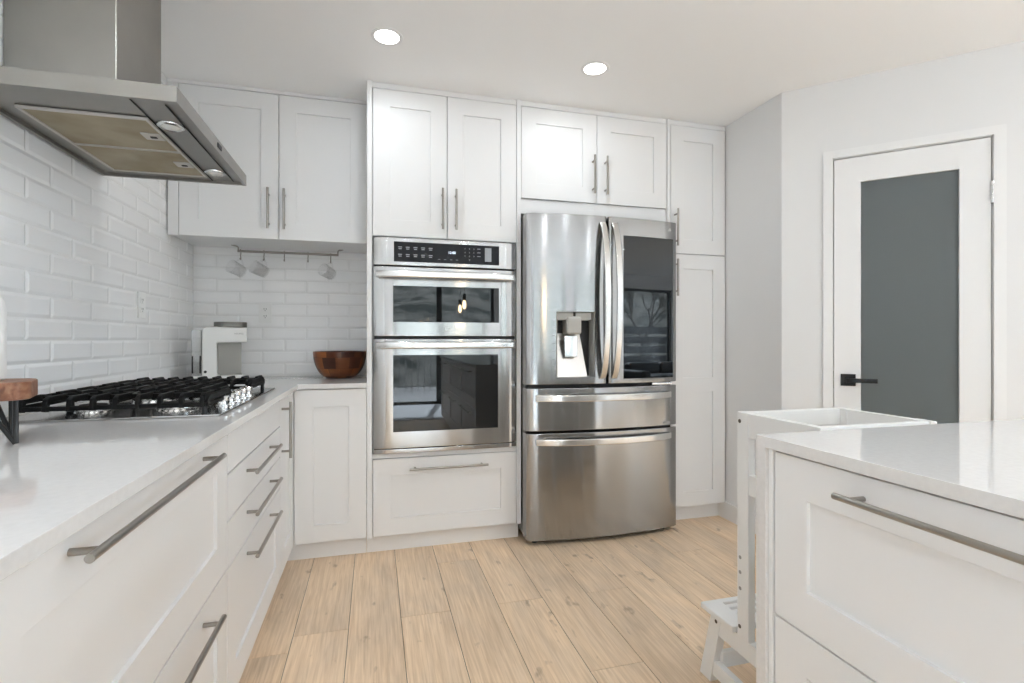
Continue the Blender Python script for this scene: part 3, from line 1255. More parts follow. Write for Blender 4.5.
link('glass_panel', bm, M_blackglass, dr)
text_mesh('maker_logo', 'LG', 0.020, M_whiteplastic, dr, face_mat(1.640 + xo, fy(1.640 + xo) - 0.001, 1.742))
# dispenser
bm = bmesh.new()
XL = 0.880 + xo
skin(bm, XL, HX0 - 0.002, HZ0 - 0.016, HZ1 + 0.008, lambda x: fy(x) - 0.0015, FE + 0.01, nx=8, bz=0.001)
dp = link('dispenser_controls', bm, M_fsteel, dl)
for i in range(7):
    zz = 1.215 - i * 0.042
    xx = 0.930 + xo
    bm = bmesh.new()
    box(bm, xx - 0.006, xx + 0.006, fy(xx) - 0.0022, fy(xx) - 0.001, zz, zz + 0.0025, 0)
    link('printed_mark', bm, M_greyplastic, dp)
bm = bmesh.new()
yk = 2.664
ym = fy((HX0 + HX1) / 2)
t_ = 0.003
# niche: sloped back, sides, floor, ceiling
pr = [(ym + 0.004, HZ0), (ym + 0.02, HZ0), (yk, HZ0 + 0.22), (yk, HZ1), (yk + 0.004, HZ1), (yk + 0.004, HZ0 - 0.0), (ym + 0.004, HZ0 - 0.001)]
box(bm, HX0, HX0 + t_, ym + 0.004, yk + 0.002, HZ0, HZ1, 0)
box(bm, HX1 - t_, HX1, ym + 0.004, yk + 0.002, HZ0, HZ1, 0)
box(bm, HX0, HX1, ym + 0.004, yk + 0.002, HZ1 - t_, HZ1, 0)
box(bm, HX0, HX1, ym + 0.004, yk + 0.002, HZ0, HZ0 + t_, 0)
box(bm, HX0, HX1, yk, yk + 0.004, HZ0, HZ1, 0)
niche = link('dispenser_recess', bm, M_dispgrey, dl)
bm = bmesh.new()
cxm = (HX0 + HX1) / 2
hw0, hw1 = 0.098, 0.070
quad = [(cxm - 0.104, ym + 0.012, HZ0 + 0.004), (cxm + 0.070, ym + 0.012, HZ0 + 0.004), (cxm + 0.045, yk - 0.004, HZ1 - 0.05), (cxm - 0.104, yk - 0.004, HZ1 - 0.05)]
vs = [bm.verts.new(q) for q in quad]
vb = [bm.verts.new((q[0], q[1] + 0.003, q[2])) for q in quad]
bm.faces.new(vs)
bm.faces.new(vb[::-1])
for i in range(4):
    bm.faces.new([vs[i], vs[(i + 1) % 4], vb[(i + 1) % 4], vb[i]])
link('splash_plate', bm, M_handle_steel, niche)
bm = bmesh.new()
box(bm, HX0 + 0.004, HX1 - 0.012, ym + 0.018, yk, HZ1 - 0.045, HZ1 - 0.004, 0.004)
link('dispenser_head', bm, M_dispgrey, niche)
bm = bmesh.new()
box(bm, cxm - 0.050, cxm + 0.034, ym + 0.000, yk - 0.01, 1.140, 1.238, 0.012, 4)
link('dispenser_block', bm, M_dispgrey, niche)
bm = bmesh.new()
prism(bm, [(cxm - 0.062, 1.132), (cxm + 0.016, 1.132), (cxm + 0.012, 1.015), (cxm - 0.058, 1.015)], 'y', ym + 0.014, ym + 0.026, 0.004)
link('dispenser_paddle', bm, M_chrome, niche)
bm = bmesh.new()
tube(bm, [(cxm - 0.005, ym + 0.012, 1.236), (cxm - 0.005, ym + 0.012, 1.262)], 0.007)
link('nozzle', bm, M_blackplastic, niche)

def fridge_vhandle(x, parent, lean):
    bm = bmesh.new()
    pts = []
    n = 26
    for i in range(n + 1):
        u = -1 + 2 * i / n
        z = 1.325 + u * 0.425
        y = fy(x) - 0.070 * (1 - u * u) ** 0.62 - 0.006
        pts.append((x, y, z))
    sweep(bm, pts, rrect(0.034, 0.014, 0.005, 3), Vector((0, -1, 0)))
    return link('door_handle', bm, M_handle_steel, parent)
fridge_vhandle(1.205 + xo, dl, 0)
fridge_vhandle(1.275 + xo, dr, 0)

def fr_drawer(name, z0, z1, hz):
    bm = bmesh.new()
    skin(bm, -FW, FW, z0, z1, fy, FB, nx=44)
    d = link(name, bm, M_fsteel, fr)
    bm = bmesh.new()
    pts = []
    n = 30
    for i in range(n + 1):
        u = -1 + 2 * i / n
        x = u * 0.405
        pts.append((x, fy(x) - 0.036 * (1 - abs(u) ** 3.0) ** 0.7 - 0.004, hz))
    sweep(bm, pts, rrect(0.014, 0.036, 0.005, 3), Vector((0, 0, 1)))
    link('drawer_handle', bm, M_handle_steel, d)
    return d
fr_drawer('upper_drawer', 0.618, 0.848, 0.796)
fr_drawer('lower_drawer', 0.029, 0.605, 0.560)
bm = bmesh.new()
box(bm, -0.44, 0.44, FB - 0.03, FB + 0.004, 0.04, 1.78, 0)
link('door_gasket', bm, M_blackplastic, fr)
bm = bmesh.new()
xx = 1.61 + xo
box(bm, xx - 0.03, xx + 0.03, fy(xx) - 0.002, fy(xx) + 0.004, 0.627, 0.640, 0)
link('badge', bm, M_greyplastic, fr)
bm = bmesh.new()
box(bm, 0.30, 0.43, 2.606, 2.63, 0.850, 0.864, 0.003)
link('hinge_plate', bm, M_chrome, fr)

# ------------------------------------------------------------------ wall cabinet over the corner
c = thing('wall_cabinet', 'white two door wall cabinet above the mug rail and coffee maker', 'cabinet', (0, 2.93, 0))
bm = bmesh.new()
box(bm, LW + 0.008, -0.039, 0.020, 0.395, 1.652, 2.41, 0)
link('cabinet_body', bm, M_cab, c)
bm = bmesh.new()
box(bm, LW + 0.006, -0.9615, 0.002, 0.03, 1.641, 2.415, 0.001)
link('side_filler', bm, M_cab, c)
bm = bmesh.new()
box(bm, LW + 0.004, -0.0385, 0.004, 0.03, 2.417, CEIL - 0.001, 0.001)
link('top_filler', bm, M_cab, c)
front(c, 'door', -0.960, -0.4905, 1.641, 2.414, handle=(-0.5395, 1.692, -0.5395, 1.906))
front(c, 'door', -0.4905, -0.040, 1.641, 2.414, handle=(-0.461, 1.692, -0.461, 1.906))

# ------------------------------------------------------------------ island (faces -x; local x = world -y)
IX = 0.868
IY1 = 0.949
def island_cab(y1, W_, label):
    c = thing('island_cabinet', label, 'cabinet', (IX, y1, 0), R(-90))
    carcass(c, 0, W_, 0.095, 0.862, 0.60)
    toe(c, 0, W_)
    front(c, 'drawer', 0, W_, 0.494, 0.861, handle=(0.186, 0.817, W_ - 0.150, 0.817))
    front(c, 'drawer', 0, W_, 0.097, 0.494, handle=(0.186, 0.440, W_ - 0.150, 0.440))
    return c
island_cab(IY1, 0.914, 'white island drawer cabinet next to the quartz end, long bar handle across its top drawer')
island_cab(IY1 - 0.916, 0.762, 'white middle drawer cabinet of the island mirrored in the lower oven glass')
island_cab(IY1 - 1.680, 0.762, 'white last drawer cabinet of the island mirrored in the lower oven glass')
bm = bmesh.new()
box(bm, IX + 0.62, 1.72, IY1 - 2.44, 0.960, 0, 0.860, 0.001)
bp = link('island_back_panel', bm, M_cab)
tag(bp, 'plain white panelled back half of the island below the quartz top', 'cabinet')
bm = bmesh.new()
box(bm, IX - 0.004, IX + 0.60, 0.950, 0.9612, 0, 0.8635, 0.0008)
ep = link('island_end_panel', bm, M_cab)
tag(ep, 'slim white end panel between the island drawers and the quartz side', 'panel')
bm = bmesh.new()
prism(bm, [(0.992, 0.0), (0.992, 0.890), (IY1 - 2.46, 0.890), (IY1 - 2.46, 0.8645), (0.962, 0.8645), (0.962, 0.0)], 'x', IX - 0.0120, 1.78, 0.0018)
o = link('island_worktop', bm, M_quartz)
tag(o, 'white quartz island top with a side running down to the floor', 'countertop')

# ------------------------------------------------------------------ range hood
hd = thing('range_hood', 'stainless steel chimney range hood over the cooktop', 'range hood', (LW, 1.9225, 1.742))
hx = 0.507
hy0, hy1 = -0.385, 0.380
bm = bmesh.new()
# lip walls, top plate
lt = 0.012
def rim(z0, z1):
    t = bmesh.new()
    O = [(0.002, hy0), (hx, hy0), (hx, hy1), (0.002, hy1)]
    I = [(0.002 + lt, hy0 + lt), (hx - lt, hy0 + lt), (hx - lt, hy1 - lt), (0.002 + lt, hy1 - lt)]
    a = [t.verts.new((*p, z0)) for p in O]
    b = [t.verts.new((*p, z0)) for p in I]
    c_ = [t.verts.new((*p, z1)) for p in O]
    d_ = [t.verts.new((*p, 0.012)) for p in I]
    for i in range(4):
        k = (i + 1) % 4
        t.faces.new([a[i], a[k], b[k], b[i]])
        t.faces.new([a[i], a[k], c_[k], c_[i]])
        t.faces.new([b[i], b[k], d_[k], d_[i]])
    t.faces.new(c_)
    t.faces.new(d_)
    bmesh.ops.recalc_face_normals(t, faces=t.faces)
    ed = [e for e in t.edges if e.calc_face_angle(0) > 1]
    bmesh.ops.bevel(t, geom=ed, offset=0.0008, segments=2, profile=0.5, affect='EDGES')
    add_bm(bm, t)
rim(0, 0.043)
link('canopy', bm, M_hood, hd)
bm = bmesh.new()
box(bm, 0.003, 0.275, -0.1615, 0.1695, 0.043, CEIL - 1.742 - 0.001, 0.001)
link('chimney', bm, M_hood, hd)
bm = bmesh.new()
box(bm, 0.2735, 0.2765, -0.163, -0.160, 0.043, CEIL - 1.742 - 0.001, 0.0006)
link('chimney_seam', bm, M_handle_steel, hd)
for i, (ya, yb_) in enumerate(((-0.222, 0.040), (0.047, 0.305))):
    bm = bmesh.new()
    x0_, x1_ = 0.075, 0.374
    box(bm, x0_, x1_, ya, yb_, 0.0065, 0.0105, 0)
    f = link('grease_filter', bm, M_mesh, hd)
    bm = bmesh.new()
    wd = 0.009
    box(bm, x0_ - wd, x1_ + wd, ya - wd, ya, 0.003, 0.0105, 0.0008)
    box(bm, x0_ - wd, x1_ + wd, yb_, yb_ + wd, 0.003, 0.0105, 0.0008)
    box(bm, x0_ - wd, x0_, ya, yb_, 0.003, 0.0105, 0.0008)
    box(bm, x1_, x1_ + wd, ya, yb_, 0.003, 0.0105, 0.0008)
    link('filter_frame', bm, M_filterframe, f)
    bm = bmesh.new()
    ym_ = (ya + yb_) / 2
    box(bm, 0.318, 0.370, ym_ - 0.024, ym_ + 0.028, 0.003, 0.008, 0.001)
    lt_ = link('filter_latch', bm, M_filterframe, f)
    bm = bmesh.new()
    box(bm, 0.338, 0.356, ym_ - 0.004, ym_ + 0.008, 0.0005, 0.004, 0.001)
    link('latch_tab', bm, M_blackplastic, lt_)
bm = bmesh.new()
box(bm, 0.384, 0.387, hy0 + 0.012, hy1 - 0.012, 0.0086, 0.0105, 0)
box(bm, 0.462, 0.465, hy0 + 0.05, hy1 - 0.02, 0.0086, 0.0105, 0)
link('seam_line', bm, M_gap, hd)
for yl in (-0.18, 0.26):
    bm = bmesh.new()
    lathe(bm, [(0.0, 0.006), (0.026, 0.006), (0.030, 0.004), (0.036, 0.007), (0.037, 0.0105)], (0.424, yl, 0), 28)
    lp = link('hood_lamp', bm, M_handle_steel, hd)
    bm = bmesh.new()
    lathe(bm, [(0.0, 0.0045), (0.022, 0.0048), (0.0255, 0.0062)], (0.424, yl, 0), 24)
    link('lamp_glass', bm, M_offlamp, lp)
bm = bmesh.new()
box(bm, hx - 0.001, hx + 0.003, -0.022, 0.022, 0.014, 0.030, 0.003)
link('control_button', bm, M_blackplastic, hd)

# ------------------------------------------------------------------ gas cooktop
ct = thing('gas_cooktop', 'stainless gas cooktop with black cast iron grates and chrome knobs', 'cooktop', (0, 0, 0.890))
cx0, cx1, cy0, cy1 = -0.955, -0.426, 1.620, 2.450
bm = bmesh.new()
prism(bm, [(cx0, cy0), (cx1, cy0), (cx1, cy1), (cx0, cy1)], 'z', 0.0004, 0.007, 0.002)
link('cooktop_tray', bm, M_steel, ct)
TOPG = 0.058
fx = [-0.905 + i * 0.0535 for i in range(9)]
def grate(y0, y1, xmin, xmax, fronty, backy, fcount):
    bm = bmesh.new()
    h = 0.016
    # perimeter low frame
    prf = rrect(0.011, 0.013, 0.003, 2)
    za = 0.034
    for a, b in (((xmin, y0), (xmax, y0)), ((xmin, y1), (xmax, y1)), ((xmin, y0), (xmin, y1)), ((xmax, y0), (xmax, y1))):
        sweep(bm, [Vector((*a, za)), Vector((*b, za))], prf, Vector((0, 0, 1)))
    # longitudinal bars with raised tops and turned-down ends
    for xx in [q for q in fx if xmin - 0.002 < q < xmax + 0.004]:
        pts = [(xx, y0, 0.026), (xx, y0 + 0.006, TOPG - 0.003), (xx, y0 + 0.012, TOPG), ((xx), (y0 + y1) / 2 - 0.035, TOPG)]
        sweep(bm, pts, rrect(0.011, h, 0.001, 1), Vector((0, 0, 1)))
        pts = [(xx, y1, 0.026), (xx, y1 - 0.006, TOPG - 0.003), (xx, y1 - 0.012, TOPG), ((xx), (y0 + y1) / 2 + 0.035, TOPG)]
        sweep(bm, pts, rrect(0.011, h, 0.001, 1), Vector((0, 0, 1)))
    for yy in ((y0 + y1) / 2 - 0.04, (y0 + y1) / 2 + 0.04):
        sweep(bm, [Vector((xmin, yy, TOPG - 0.004)), Vector((xmax, yy, TOPG - 0.004))], rrect(0.009, 0.014, 0.002, 2), Vector((0, 0, 1)))
    for xx in (xmin, (xmin + xmax) / 2, xmax):
        sweep(bm, [Vector((xx, y0, 0.036)), Vector((xx, y0 + 0.03, TOPG - 0.006)), Vector((xx, y1 - 0.03, TOPG - 0.006)), Vector((xx, y1, 0.036))], rrect(0.010, 0.018, 0.002, 2), Vector((0, 0, 1)))
    g = link('grate', bm, M_iron, ct)
    for xx in (xmin + 0.004, xmax - 0.004):
        for yy in (y0 + 0.004, y1 - 0.004):
            bm = bmesh.new()
            lathe(bm, [(0, 0.0068), (0.008, 0.0068), (0.007, 0.03), (0, 0.03)], (xx, yy, 0), 12)
            link('grate_foot', bm, M_blackplastic, g)
    return g
grate(1.640, 1.898, -0.925, -0.468, 0, 0, 9)
grate(1.904, 2.164, -0.925, -0.545, 0, 0, 9)
grate(2.170, 2.428, -0.925, -0.468, 0, 0, 9)
for bx, by, brd in ((-0.80, 1.77, 0.036), (-0.58, 1.77, 0.045), (-0.74, 2.034, 0.055), (-0.80, 2.30, 0.045), (-0.58, 2.30, 0.036)):
    bm = bmesh.new()
    lathe(bm, [(0, 0.0068), (brd * 1.25, 0.0068), (brd * 1.2, 0.012), (brd, 0.014), (brd, 0.022), (0, 0.022)], (bx, by, 0), 28)
    bb = link('burner', bm, M_handle_steel, ct)
    bm = bmesh.new()
    lathe(bm, [(brd * 0.95, 0.0215), (brd * 0.97, 0.027), (brd * 0.9, 0.030), (0, 0.031)], (bx, by, 0), 28)
    link('burner_cap', bm, M_iron, bb)
for i in range(5):
    bm = bmesh.new()
    ky = 1.82 + i * 0.082
    lathe(bm, [(0, 0.0068), (0.023, 0.0068), (0.023, 0.011), (0.015, 0.013), (0.0145, 0.022), (0.020, 0.025), (0.021, 0.036), (0.017, 0.040), (0, 0.040)], (-0.472, ky, 0), 24)
    box(bm, -0.4755, -0.4685, ky - 0.018, ky + 0.018, 0.038, 0.045, 0.002)
    link('knob', bm, M_chrome, ct)

# ------------------------------------------------------------------ wooden riser with bottle
rs = thing('wooden_riser', 'live-edge wooden riser board on black hairpin legs beside the cooktop', 'riser', (-0.922, 1.285, 0.890))
bm = bmesh.new()
pts = []
random.seed(21)
for i in range(28):
    a = 2 * math.pi * i / 28
    ex, ey = 0.195, 0.088
    sx = math.copysign(abs(math.cos(a)) ** 0.45, math.cos(a))
    sy = math.copysign(abs(math.sin(a)) ** 0.45, math.sin(a))
    pts.append((ex * sx + random.uniform(-.003, .003), ey * sy + random.uniform(-.003, .003)))
Mr = Matrix.Rotation(R(22), 4, 'Z')
pts = [((Mr @ Vector((p[0], p[1], 0))).x + 0.02, (Mr @ Vector((p[0], p[1], 0))).y) for p in pts]
RX, RY = 0, 0
pts = [(min(p[0], 1), p[1]) for p in pts]
prism(bm, [(max(p[0], LW + 0.922 + 0.006), p[1]) for p in pts], 'z', 0.094, 0.132, 0.004)
link('board', bm, M_board, rs)
def hairpin(x, y, dx, dy):
    bm = bmesh.new()
    tube(bm, [(x, y, 0.099), (x, y, 0.004), (x - dx * 0.004, y - dy * 0.004, 0.0035), (x - dx, y - dy, 0.099)], 0.0048, 10, Vector((0.3, 1, 0)))
    link('leg', bm, M_blackmetal, rs)
hairpin(0.200, 0.008, 0.055, 0.012)
hairpin(0.132, 0.115, 0.035, 0.0)
hairpin(-0.085, -0.09, -0.005, -0.03)
hairpin(-0.085, 0.01, -0.005, 0.03)

bt = thing('bottle', 'white ceramic bottle standing on the wooden riser', 'bottle', (-0.810, 1.340, 1.0225))
bm = bmesh.new()
lathe(bm, [(0, 0), (0.036, 0), (0.040, 0.004), (0.040, 0.150), (0.037, 0.170), (0.026, 0.190), (0.014, 0.200), (0.013, 0.225), (0.0, 0.225)], (0, 0, 0), 40)
link('bottle_body', bm, M_ceramic, bt)
bm = bmesh.new()
lathe(bm, [(0, 0.2245), (0.015, 0.2245), (0.015, 0.245), (0, 0.247)], (0, 0, 0), 24)
link('cap', bm, M_board, bt)

# ------------------------------------------------------------------ coffee maker
km = thing('coffee_maker', 'white single cup coffee maker with grey lid in the worktop corner', 'coffee maker', (-0.775, 3.06, 0.890), R(14))
def rbox(x0, x1, y0, y1, z0, z1, r, name, m, parent):
    bm = bmesh.new()
    P_ = [((x0 + x1) / 2 + a, (y0 + y1) / 2 + b) for a, b in rrect(x1 - x0, y1 - y0, r, 6)]
    prism(bm, P_, 'z', z0, z1, 0.002)
    return link(name, bm, m, parent)
bm = bmesh.new()
prism(bm, [(-0.110, 0.0), (0.098, 0.0), (0.098, 0.030), (-0.042, 0.030), (-0.042, 0.205), (0.098, 0.205), (0.098, 0.286), (-0.052, 0.290), (-0.096, 0.288), (-0.110, 0.274)], 'y', -0.060, 0.080, 0.007)
hd_ = link('machine_body', bm, M_whiteplastic, km)
rbox(-0.058, 0.100, -0.064, 0.080, 0.287, 0.315, 0.045, 'lid', M_lid, km)
bm = bmesh.new()
box(bm, -0.045, 0.074, 0.045, 0.078, 0.029, 0.207, 0.004)
link('inner_panel', bm, M_dispgrey, km)
bm = bmesh.new()
box(bm, -0.030, 0.075, -0.050, 0.040, 0.0295, 0.034, 0.002)
link('drip_tray', bm, M_dispgrey, km)
text_mesh('maker_name', 'KEURIG', 0.0125, M_greyplastic, hd_, face_mat(0.060, -0.0625, 0.252))
bm = bmesh.new()
lathe(bm, [(0, 0), (0.007, 0), (0.007, 0.003), (0, 0.003)], (-0.095, -0.062, 0.052), 16, axis='y')
link('power_button', bm, M_blackplastic, km)
bm = bmesh.new()
box(bm, -0.158, -0.112, -0.045, 0.060, 0.030, 0.272, 0.006)
link('water_tank', bm, M_acrylic, km)
bm = bmesh.new()
box(bm, -0.160, -0.112, -0.047, 0.062, 0.0, 0.030, 0.004)
link('tank_base', bm, M_whiteplastic, km)
for q in (-0.152, -0.118):
    bm = bmesh.new()
    pts = [(q, -0.050 - 0.006 * math.sin(math.pi * i / 10), 0.045 + 0.090 * i / 10) for i in range(11)]
    tube(bm, pts, 0.0032, 8, Vector((1, 0, 0)))
    link('tank_strap', bm, M_blackplastic, km)

# ------------------------------------------------------------------ bowl
bw = thing('wooden_bowl', 'segmented reddish brown wooden bowl on the quartz worktop', 'bowl', (-0.193, 3.105, 0.890))
bm = bmesh.new()
prof = [(0.001, 0.0), (0.058, 0.0)]
for i in range(1, 15):
    a = R(90 * i / 14)
    prof.append((0.058 + 0.089 * math.sin(a) ** 0.9, 0.151 * (1 - math.cos(a)) ** 0.92))
prof += [(0.1445, 0.153), (0.140, 0.150)]
for i in range(13, 0, -1):
    a = R(90 * i / 14)
    prof.append((0.052 + 0.086 * math.sin(a) ** 0.9, 0.012 + 0.139 * (1 - math.cos(a)) ** 0.92))
prof.append((0.001, 0.012))
lathe(bm, prof, (0, 0, 0), 56, uv=True)
link('bowl_body', bm, M_bowl, bw)

# ------------------------------------------------------------------ outlets
def outlet(loc, rz, label):
    o = thing('wall_outlet', label, 'outlet', loc, rz)
    bm = bmesh.new()
    box(bm, -0.036, 0.036, -0.004, 0.002, -0.058, 0.058, 0.0015)
    link('cover_plate', bm, M_outlet, o)
    for s in (-1, 1):
        bm = bmesh.new()
        box(bm, -0.017, 0.017, -0.0055, -0.003, s * 0.021 - 0.014, s * 0.021 + 0.014, 0.003)
        r = link('socket', bm, M_outlet, o)
        bm = bmesh.new()
        for a in (-0.006, 0.006):
            box(bm, a - 0.0012, a + 0.0012, -0.0059, -0.0052, s * 0.021 - 0.001, s * 0.021 + 0.008, 0)
        box(bm, -0.002, 0.002, -0.0059, -0.0052, s * 0.021 - 0.009, s * 0.021 - 0.005, 0)
        link('socket_slots', bm, M_gap, r)
    return o
outlet((-0.632, BW - 0.001, 1.270), 0, 'white double wall outlet on the back tiles between coffee maker and bowl')
outlet((LW + 0.001, 2.645, 1.266), R(90), 'white wall outlet on the left tiled wall beyond the hood')

# ------------------------------------------------------------------ mug rail, hooks, mugs
RY_, RZ_ = 3.235, 1.6205
rl = thing('mug_rail', 'brushed metal hook rail mounted under the wall cabinet', 'rail', (-0.485, RY_, RZ_))
bm = bmesh.new()
tube(bm, [(-0.275, 0, 0), (0.275, 0, 0)], 0.007)
link('bar', bm, M_nickel, rl)
for s in (-1, 1):
    bm = bmesh.new()
    tube(bm, [(s * 0.272, 0, -0.002), (s * 0.272, 0, 0.020), (s * 0.276, -0.004, 0.026), (s * 0.297, -0.012, 0.0295)], 0.004, 10, Vector((0, 1, 0)))
    box(bm, s * 0.292 - 0.012, s * 0.292 + 0.012, -0.022, -0.002, 0.0275, 0.0305, 0.001)
    link('bracket', bm, M_nickel, rl)
hxs = [-0.745, -0.622, -0.512, -0.382, -0.254]
proto = None
hl = ['metal S hook holding the leftmost glass mug', 'metal S hook holding the middle glass mug', 'empty metal S hook in the middle of the rail', 'empty metal S hook second from the right end of the rail', 'metal S hook holding the rightmost glass mug']
for i, xx in enumerate(hxs):
    if proto is None:
        bm = bmesh.new()
        pts = []
        for a in range(-200, 21, 20):
            pts.append((0, 0.0085 * math.cos(R(a + 180)), -0.0 + 0.0085 * math.sin(R(-a))))
        pts = [(0, 0.0082 * math.cos(R(a)), 0.0082 * math.sin(R(a))) for a in range(210, -1, -20)]
        pts += [(0, 0.0075, -0.012), (0, 0.0, -0.026)]
        pts += [(0, -0.002 + 0.009 * math.cos(R(a)) - 0.0, -0.040 + 0.009 * math.sin(R(a))) for a in range(60, -181, -30)]
        tube(bm, pts, 0.0030, 8, Vector((1, 0, 0)))
        proto = link('hook', bm, M_nickel)
        o = proto
    else:
        o = proto.copy()
        COL.objects.link(o)
    o.location = (xx, RY_, RZ_ - 0.0)
    tag(o, hl[i], 'hook', 'hooks on the mug rail')

mug = thing('glass_mug', 'clear glass mug hanging leftmost on the rail', 'mug', (0, 0, 0), 0, 'glass mugs hanging on the rail')
bm = bmesh.new()
lathe(bm, [(0.0, -0.005), (0.028, -0.005), (0.033, 0.0), (0.039, 0.078), (0.0395, 0.079), (0.0372, 0.078), (0.031, 0.004), (0.0, 0.002)], (0, 0, 0), 32)
g1 = link('mug_body', bm, M_glass, mug)
bm = bmesh.new()
pts = [(0.034 + 0.026 * math.sin(math.pi * i / 12), 0, 0.014 + 0.052 * i / 12) for i in range(13)]
tube(bm, pts, 0.0042, 10, Vector((0, 1, 0)))
g2 = link('mug_handle', bm, M_glass, mug)
# hanging by the handle: handle up, rim tipped to the left and towards the viewer
tilt = Matrix.Rotation(R(-20), 4, 'Z') @ Matrix.Rotation(R(-62), 4, 'Y')
for q in (g1, g2):
    q.data.transform(Matrix.Translation((0, 0, -0.0)) @ tilt @ Matrix.Translation((-0.056, 0, -0.040)))
ml = ['clear glass mug hanging leftmost on the rail', 'clear glass mug hanging second from left on the rail', 'clear glass mug hanging at the right end of the rail']
for i, hi_ in enumerate((0, 1, 4)):
    o = mug if i == 0 else copy_tree(mug)
    o.location = (hxs[hi_] + 0.002, RY_ - 0.002, RZ_ - 0.053)
    o['label'] = ml[i]
    if i:
        o.rotation_euler = (0, 0, R((0, 12, -14)[i]))

# ------------------------------------------------------------------ learning tower / step stool
ts = thing('step_stool_tower', 'white wooden step stool tower with guard rails at the island end', 'step stool', (1.05, 1.0, 0))
TW = 0.39       # width in x
bmk = lambda: bmesh.new()
def part(name, bm, m=M_stool, p=ts):
    return link(name, bm, m, p)
PT = 0.030
for s in (0, 1):
    x0_ = s * (TW - PT)
    # far post, near post
    bm = bmk()
    box(bm, x0_, x0_ + PT - 0.006, 0.247, 0.295, 0.225, 0.895, 0.003)
    pst = part('post', bm)
    bm = bmk()
    box(bm, x0_, x0_ + PT - 0.006, 0.0, 0.055, 0.225, 0.895, 0.003)
    part('post', bm)
    bm = bmk()
    box(bm, x0_ + 0.0015, x0_ + PT - 0.0075, 0.054, 0.248, 0.822, 0.8945, 0.003)
    part('guard_rail', bm)
    bm = bmk()
    box(bm, x0_ + 0.0015, x0_ + PT - 0.0075, 0.054, 0.248, 0.655, 0.716, 0.003)
    part('guard_rail', bm)
    # stool side beam and legs
    bm = bmk()
    box(bm, x0_ + 0.003, x0_ + PT - 0.002, -0.0, 0.415, 0.170, 0.226, 0.002)
    part('side_beam', bm)
    bm = bmk()
    prism(bm, [(0.372, 0.222), (0.420, 0.222), (0.478, 0.0), (0.424, 0.0)], 'x', x0_ + 0.001, x0_ + PT, 0.002)
    part('leg', bm)
    bm = bmk()
    prism(bm, [(0.0, 0.222), (0.05, 0.222), (0.045, 0.0), (0.0, 0.0)], 'x', x0_ + 0.001, x0_ + PT, 0.002)
    part('leg', bm)
    bm = bmk()
    box(bm, x0_ + 0.004, x0_ + PT - 0.004, 0.046, 0.414, 0.028, 0.075, 0.002)
    part('stretcher', bm)
    bm = bmk()
    xs_ = x0_ if s == 0 else x0_ + PT - 0.006
    for yy, zz in ((0.283, 0.868), (0.283, 0.257), (0.393, 0.212)):
        dx_ = 0.003 if (yy == 0.393 and s == 0) else 0.0
        lathe(bm, [(0, -0.0012 if s == 0 else 0.0012), (0.006, -0.0008 if s == 0 else 0.0008), (0.006, 0.001), (0, 0.001)], (xs_ + (0.001 if yy == 0.393 and s == 0 else 0), yy, zz), 12, axis='x')
    part('screw', bm, M_screw)
    bm = bmk()
    for zz in (0.463, 0.419, 0.371):
        lathe(bm, [(0, -0.0008 if s == 0 else 0.0008), (0.0055, -0.0006 if s == 0 else 0.0006), (0.0055, 0.001), (0, 0.001)], (xs_, 0.281, zz), 12, axis='x')
    part('bolt_hole', bm, M_greyplastic)
bm = bmk()
box(bm, PT - 0.006, TW - PT, 0.268, 0.2935, 0.845, 0.8945, 0.003)
part('cross_rail', bm)
bm = bmk()
box(bm, PT - 0.006, TW - PT, 0.004, 0.024, 0.845, 0.8945, 0.003)
part('cross_rail', bm)
# lower step board with slots
bm = bmk()
t = bmesh.new()
X0, X1, Y0, Y1 = -0.012, TW + 0.006, 0.300, 0.455
sl = [(0.055, 0.335, 0.418, 0.432), (0.055, 0.335, 0.386, 0.400), (0.055, 0.335, 0.354, 0.368)]
xs_ = sorted({X0, X1, 0.055, 0.335})
ys_ = sorted({Y0, Y1} | {q[2] for q in sl} | {q[3] for q in sl})
def hole(i, j):
    if i < 0 or j < 0 or i >= len(xs_) - 1 or j >= len(ys_) - 1:
        return True
    cx_, cy_ = (xs_[i] + xs_[i + 1]) / 2, (ys_[j] + ys_[j + 1]) / 2
    return any(q[0] < cx_ < q[1] and q[2] < cy_ < q[3] for q in sl)
V = {}
def gv(i, j, z):
    if (i, j, z) not in V:
        V[(i, j, z)] = t.verts.new((xs_[i], ys_[j], z))
    return V[(i, j, z)]
for i in range(len(xs_) - 1):
    for j in range(len(ys_) - 1):
        if hole(i, j):
            continue
        for z in (0.228, 0.247):
            t.faces.new([gv(i, j, z), gv(i + 1, j, z), gv(i + 1, j + 1, z), gv(i, j + 1, z)])
        for (ni, nj, a, b) in ((i - 1, j, (i, j), (i, j + 1)), (i + 1, j, (i + 1, j), (i + 1, j + 1)), (i, j - 1, (i, j), (i + 1, j)), (i, j + 1, (i, j + 1), (i + 1, j + 1))):
            if hole(ni, nj):
                t.faces.new([gv(*a, 0.228), gv(*b, 0.228), gv(*b, 0.247), gv(*a, 0.247)])
bmesh.ops.recalc_face_normals(t, faces=t.faces)
ed = [e for e in t.edges if len(e.link_faces) == 2 and e.calc_face_angle(0) > 1.0]
bmesh.ops.bevel(t, geom=ed, offset=0.004, segments=3, profile=0.5, affect='EDGES')
add_bm(bm, t)
part('step_board', bm)
bm = bmk()
box(bm, PT - 0.006, TW - PT, 0.010, 0.245, 0.452, 0.470, 0.003)
part('standing_board', bm)
bm = bmk()
box(bm, PT - 0.006, TW - PT, 0.390, 0.410, 0.060, 0.110, 0.003)
part('cross_rail', bm)

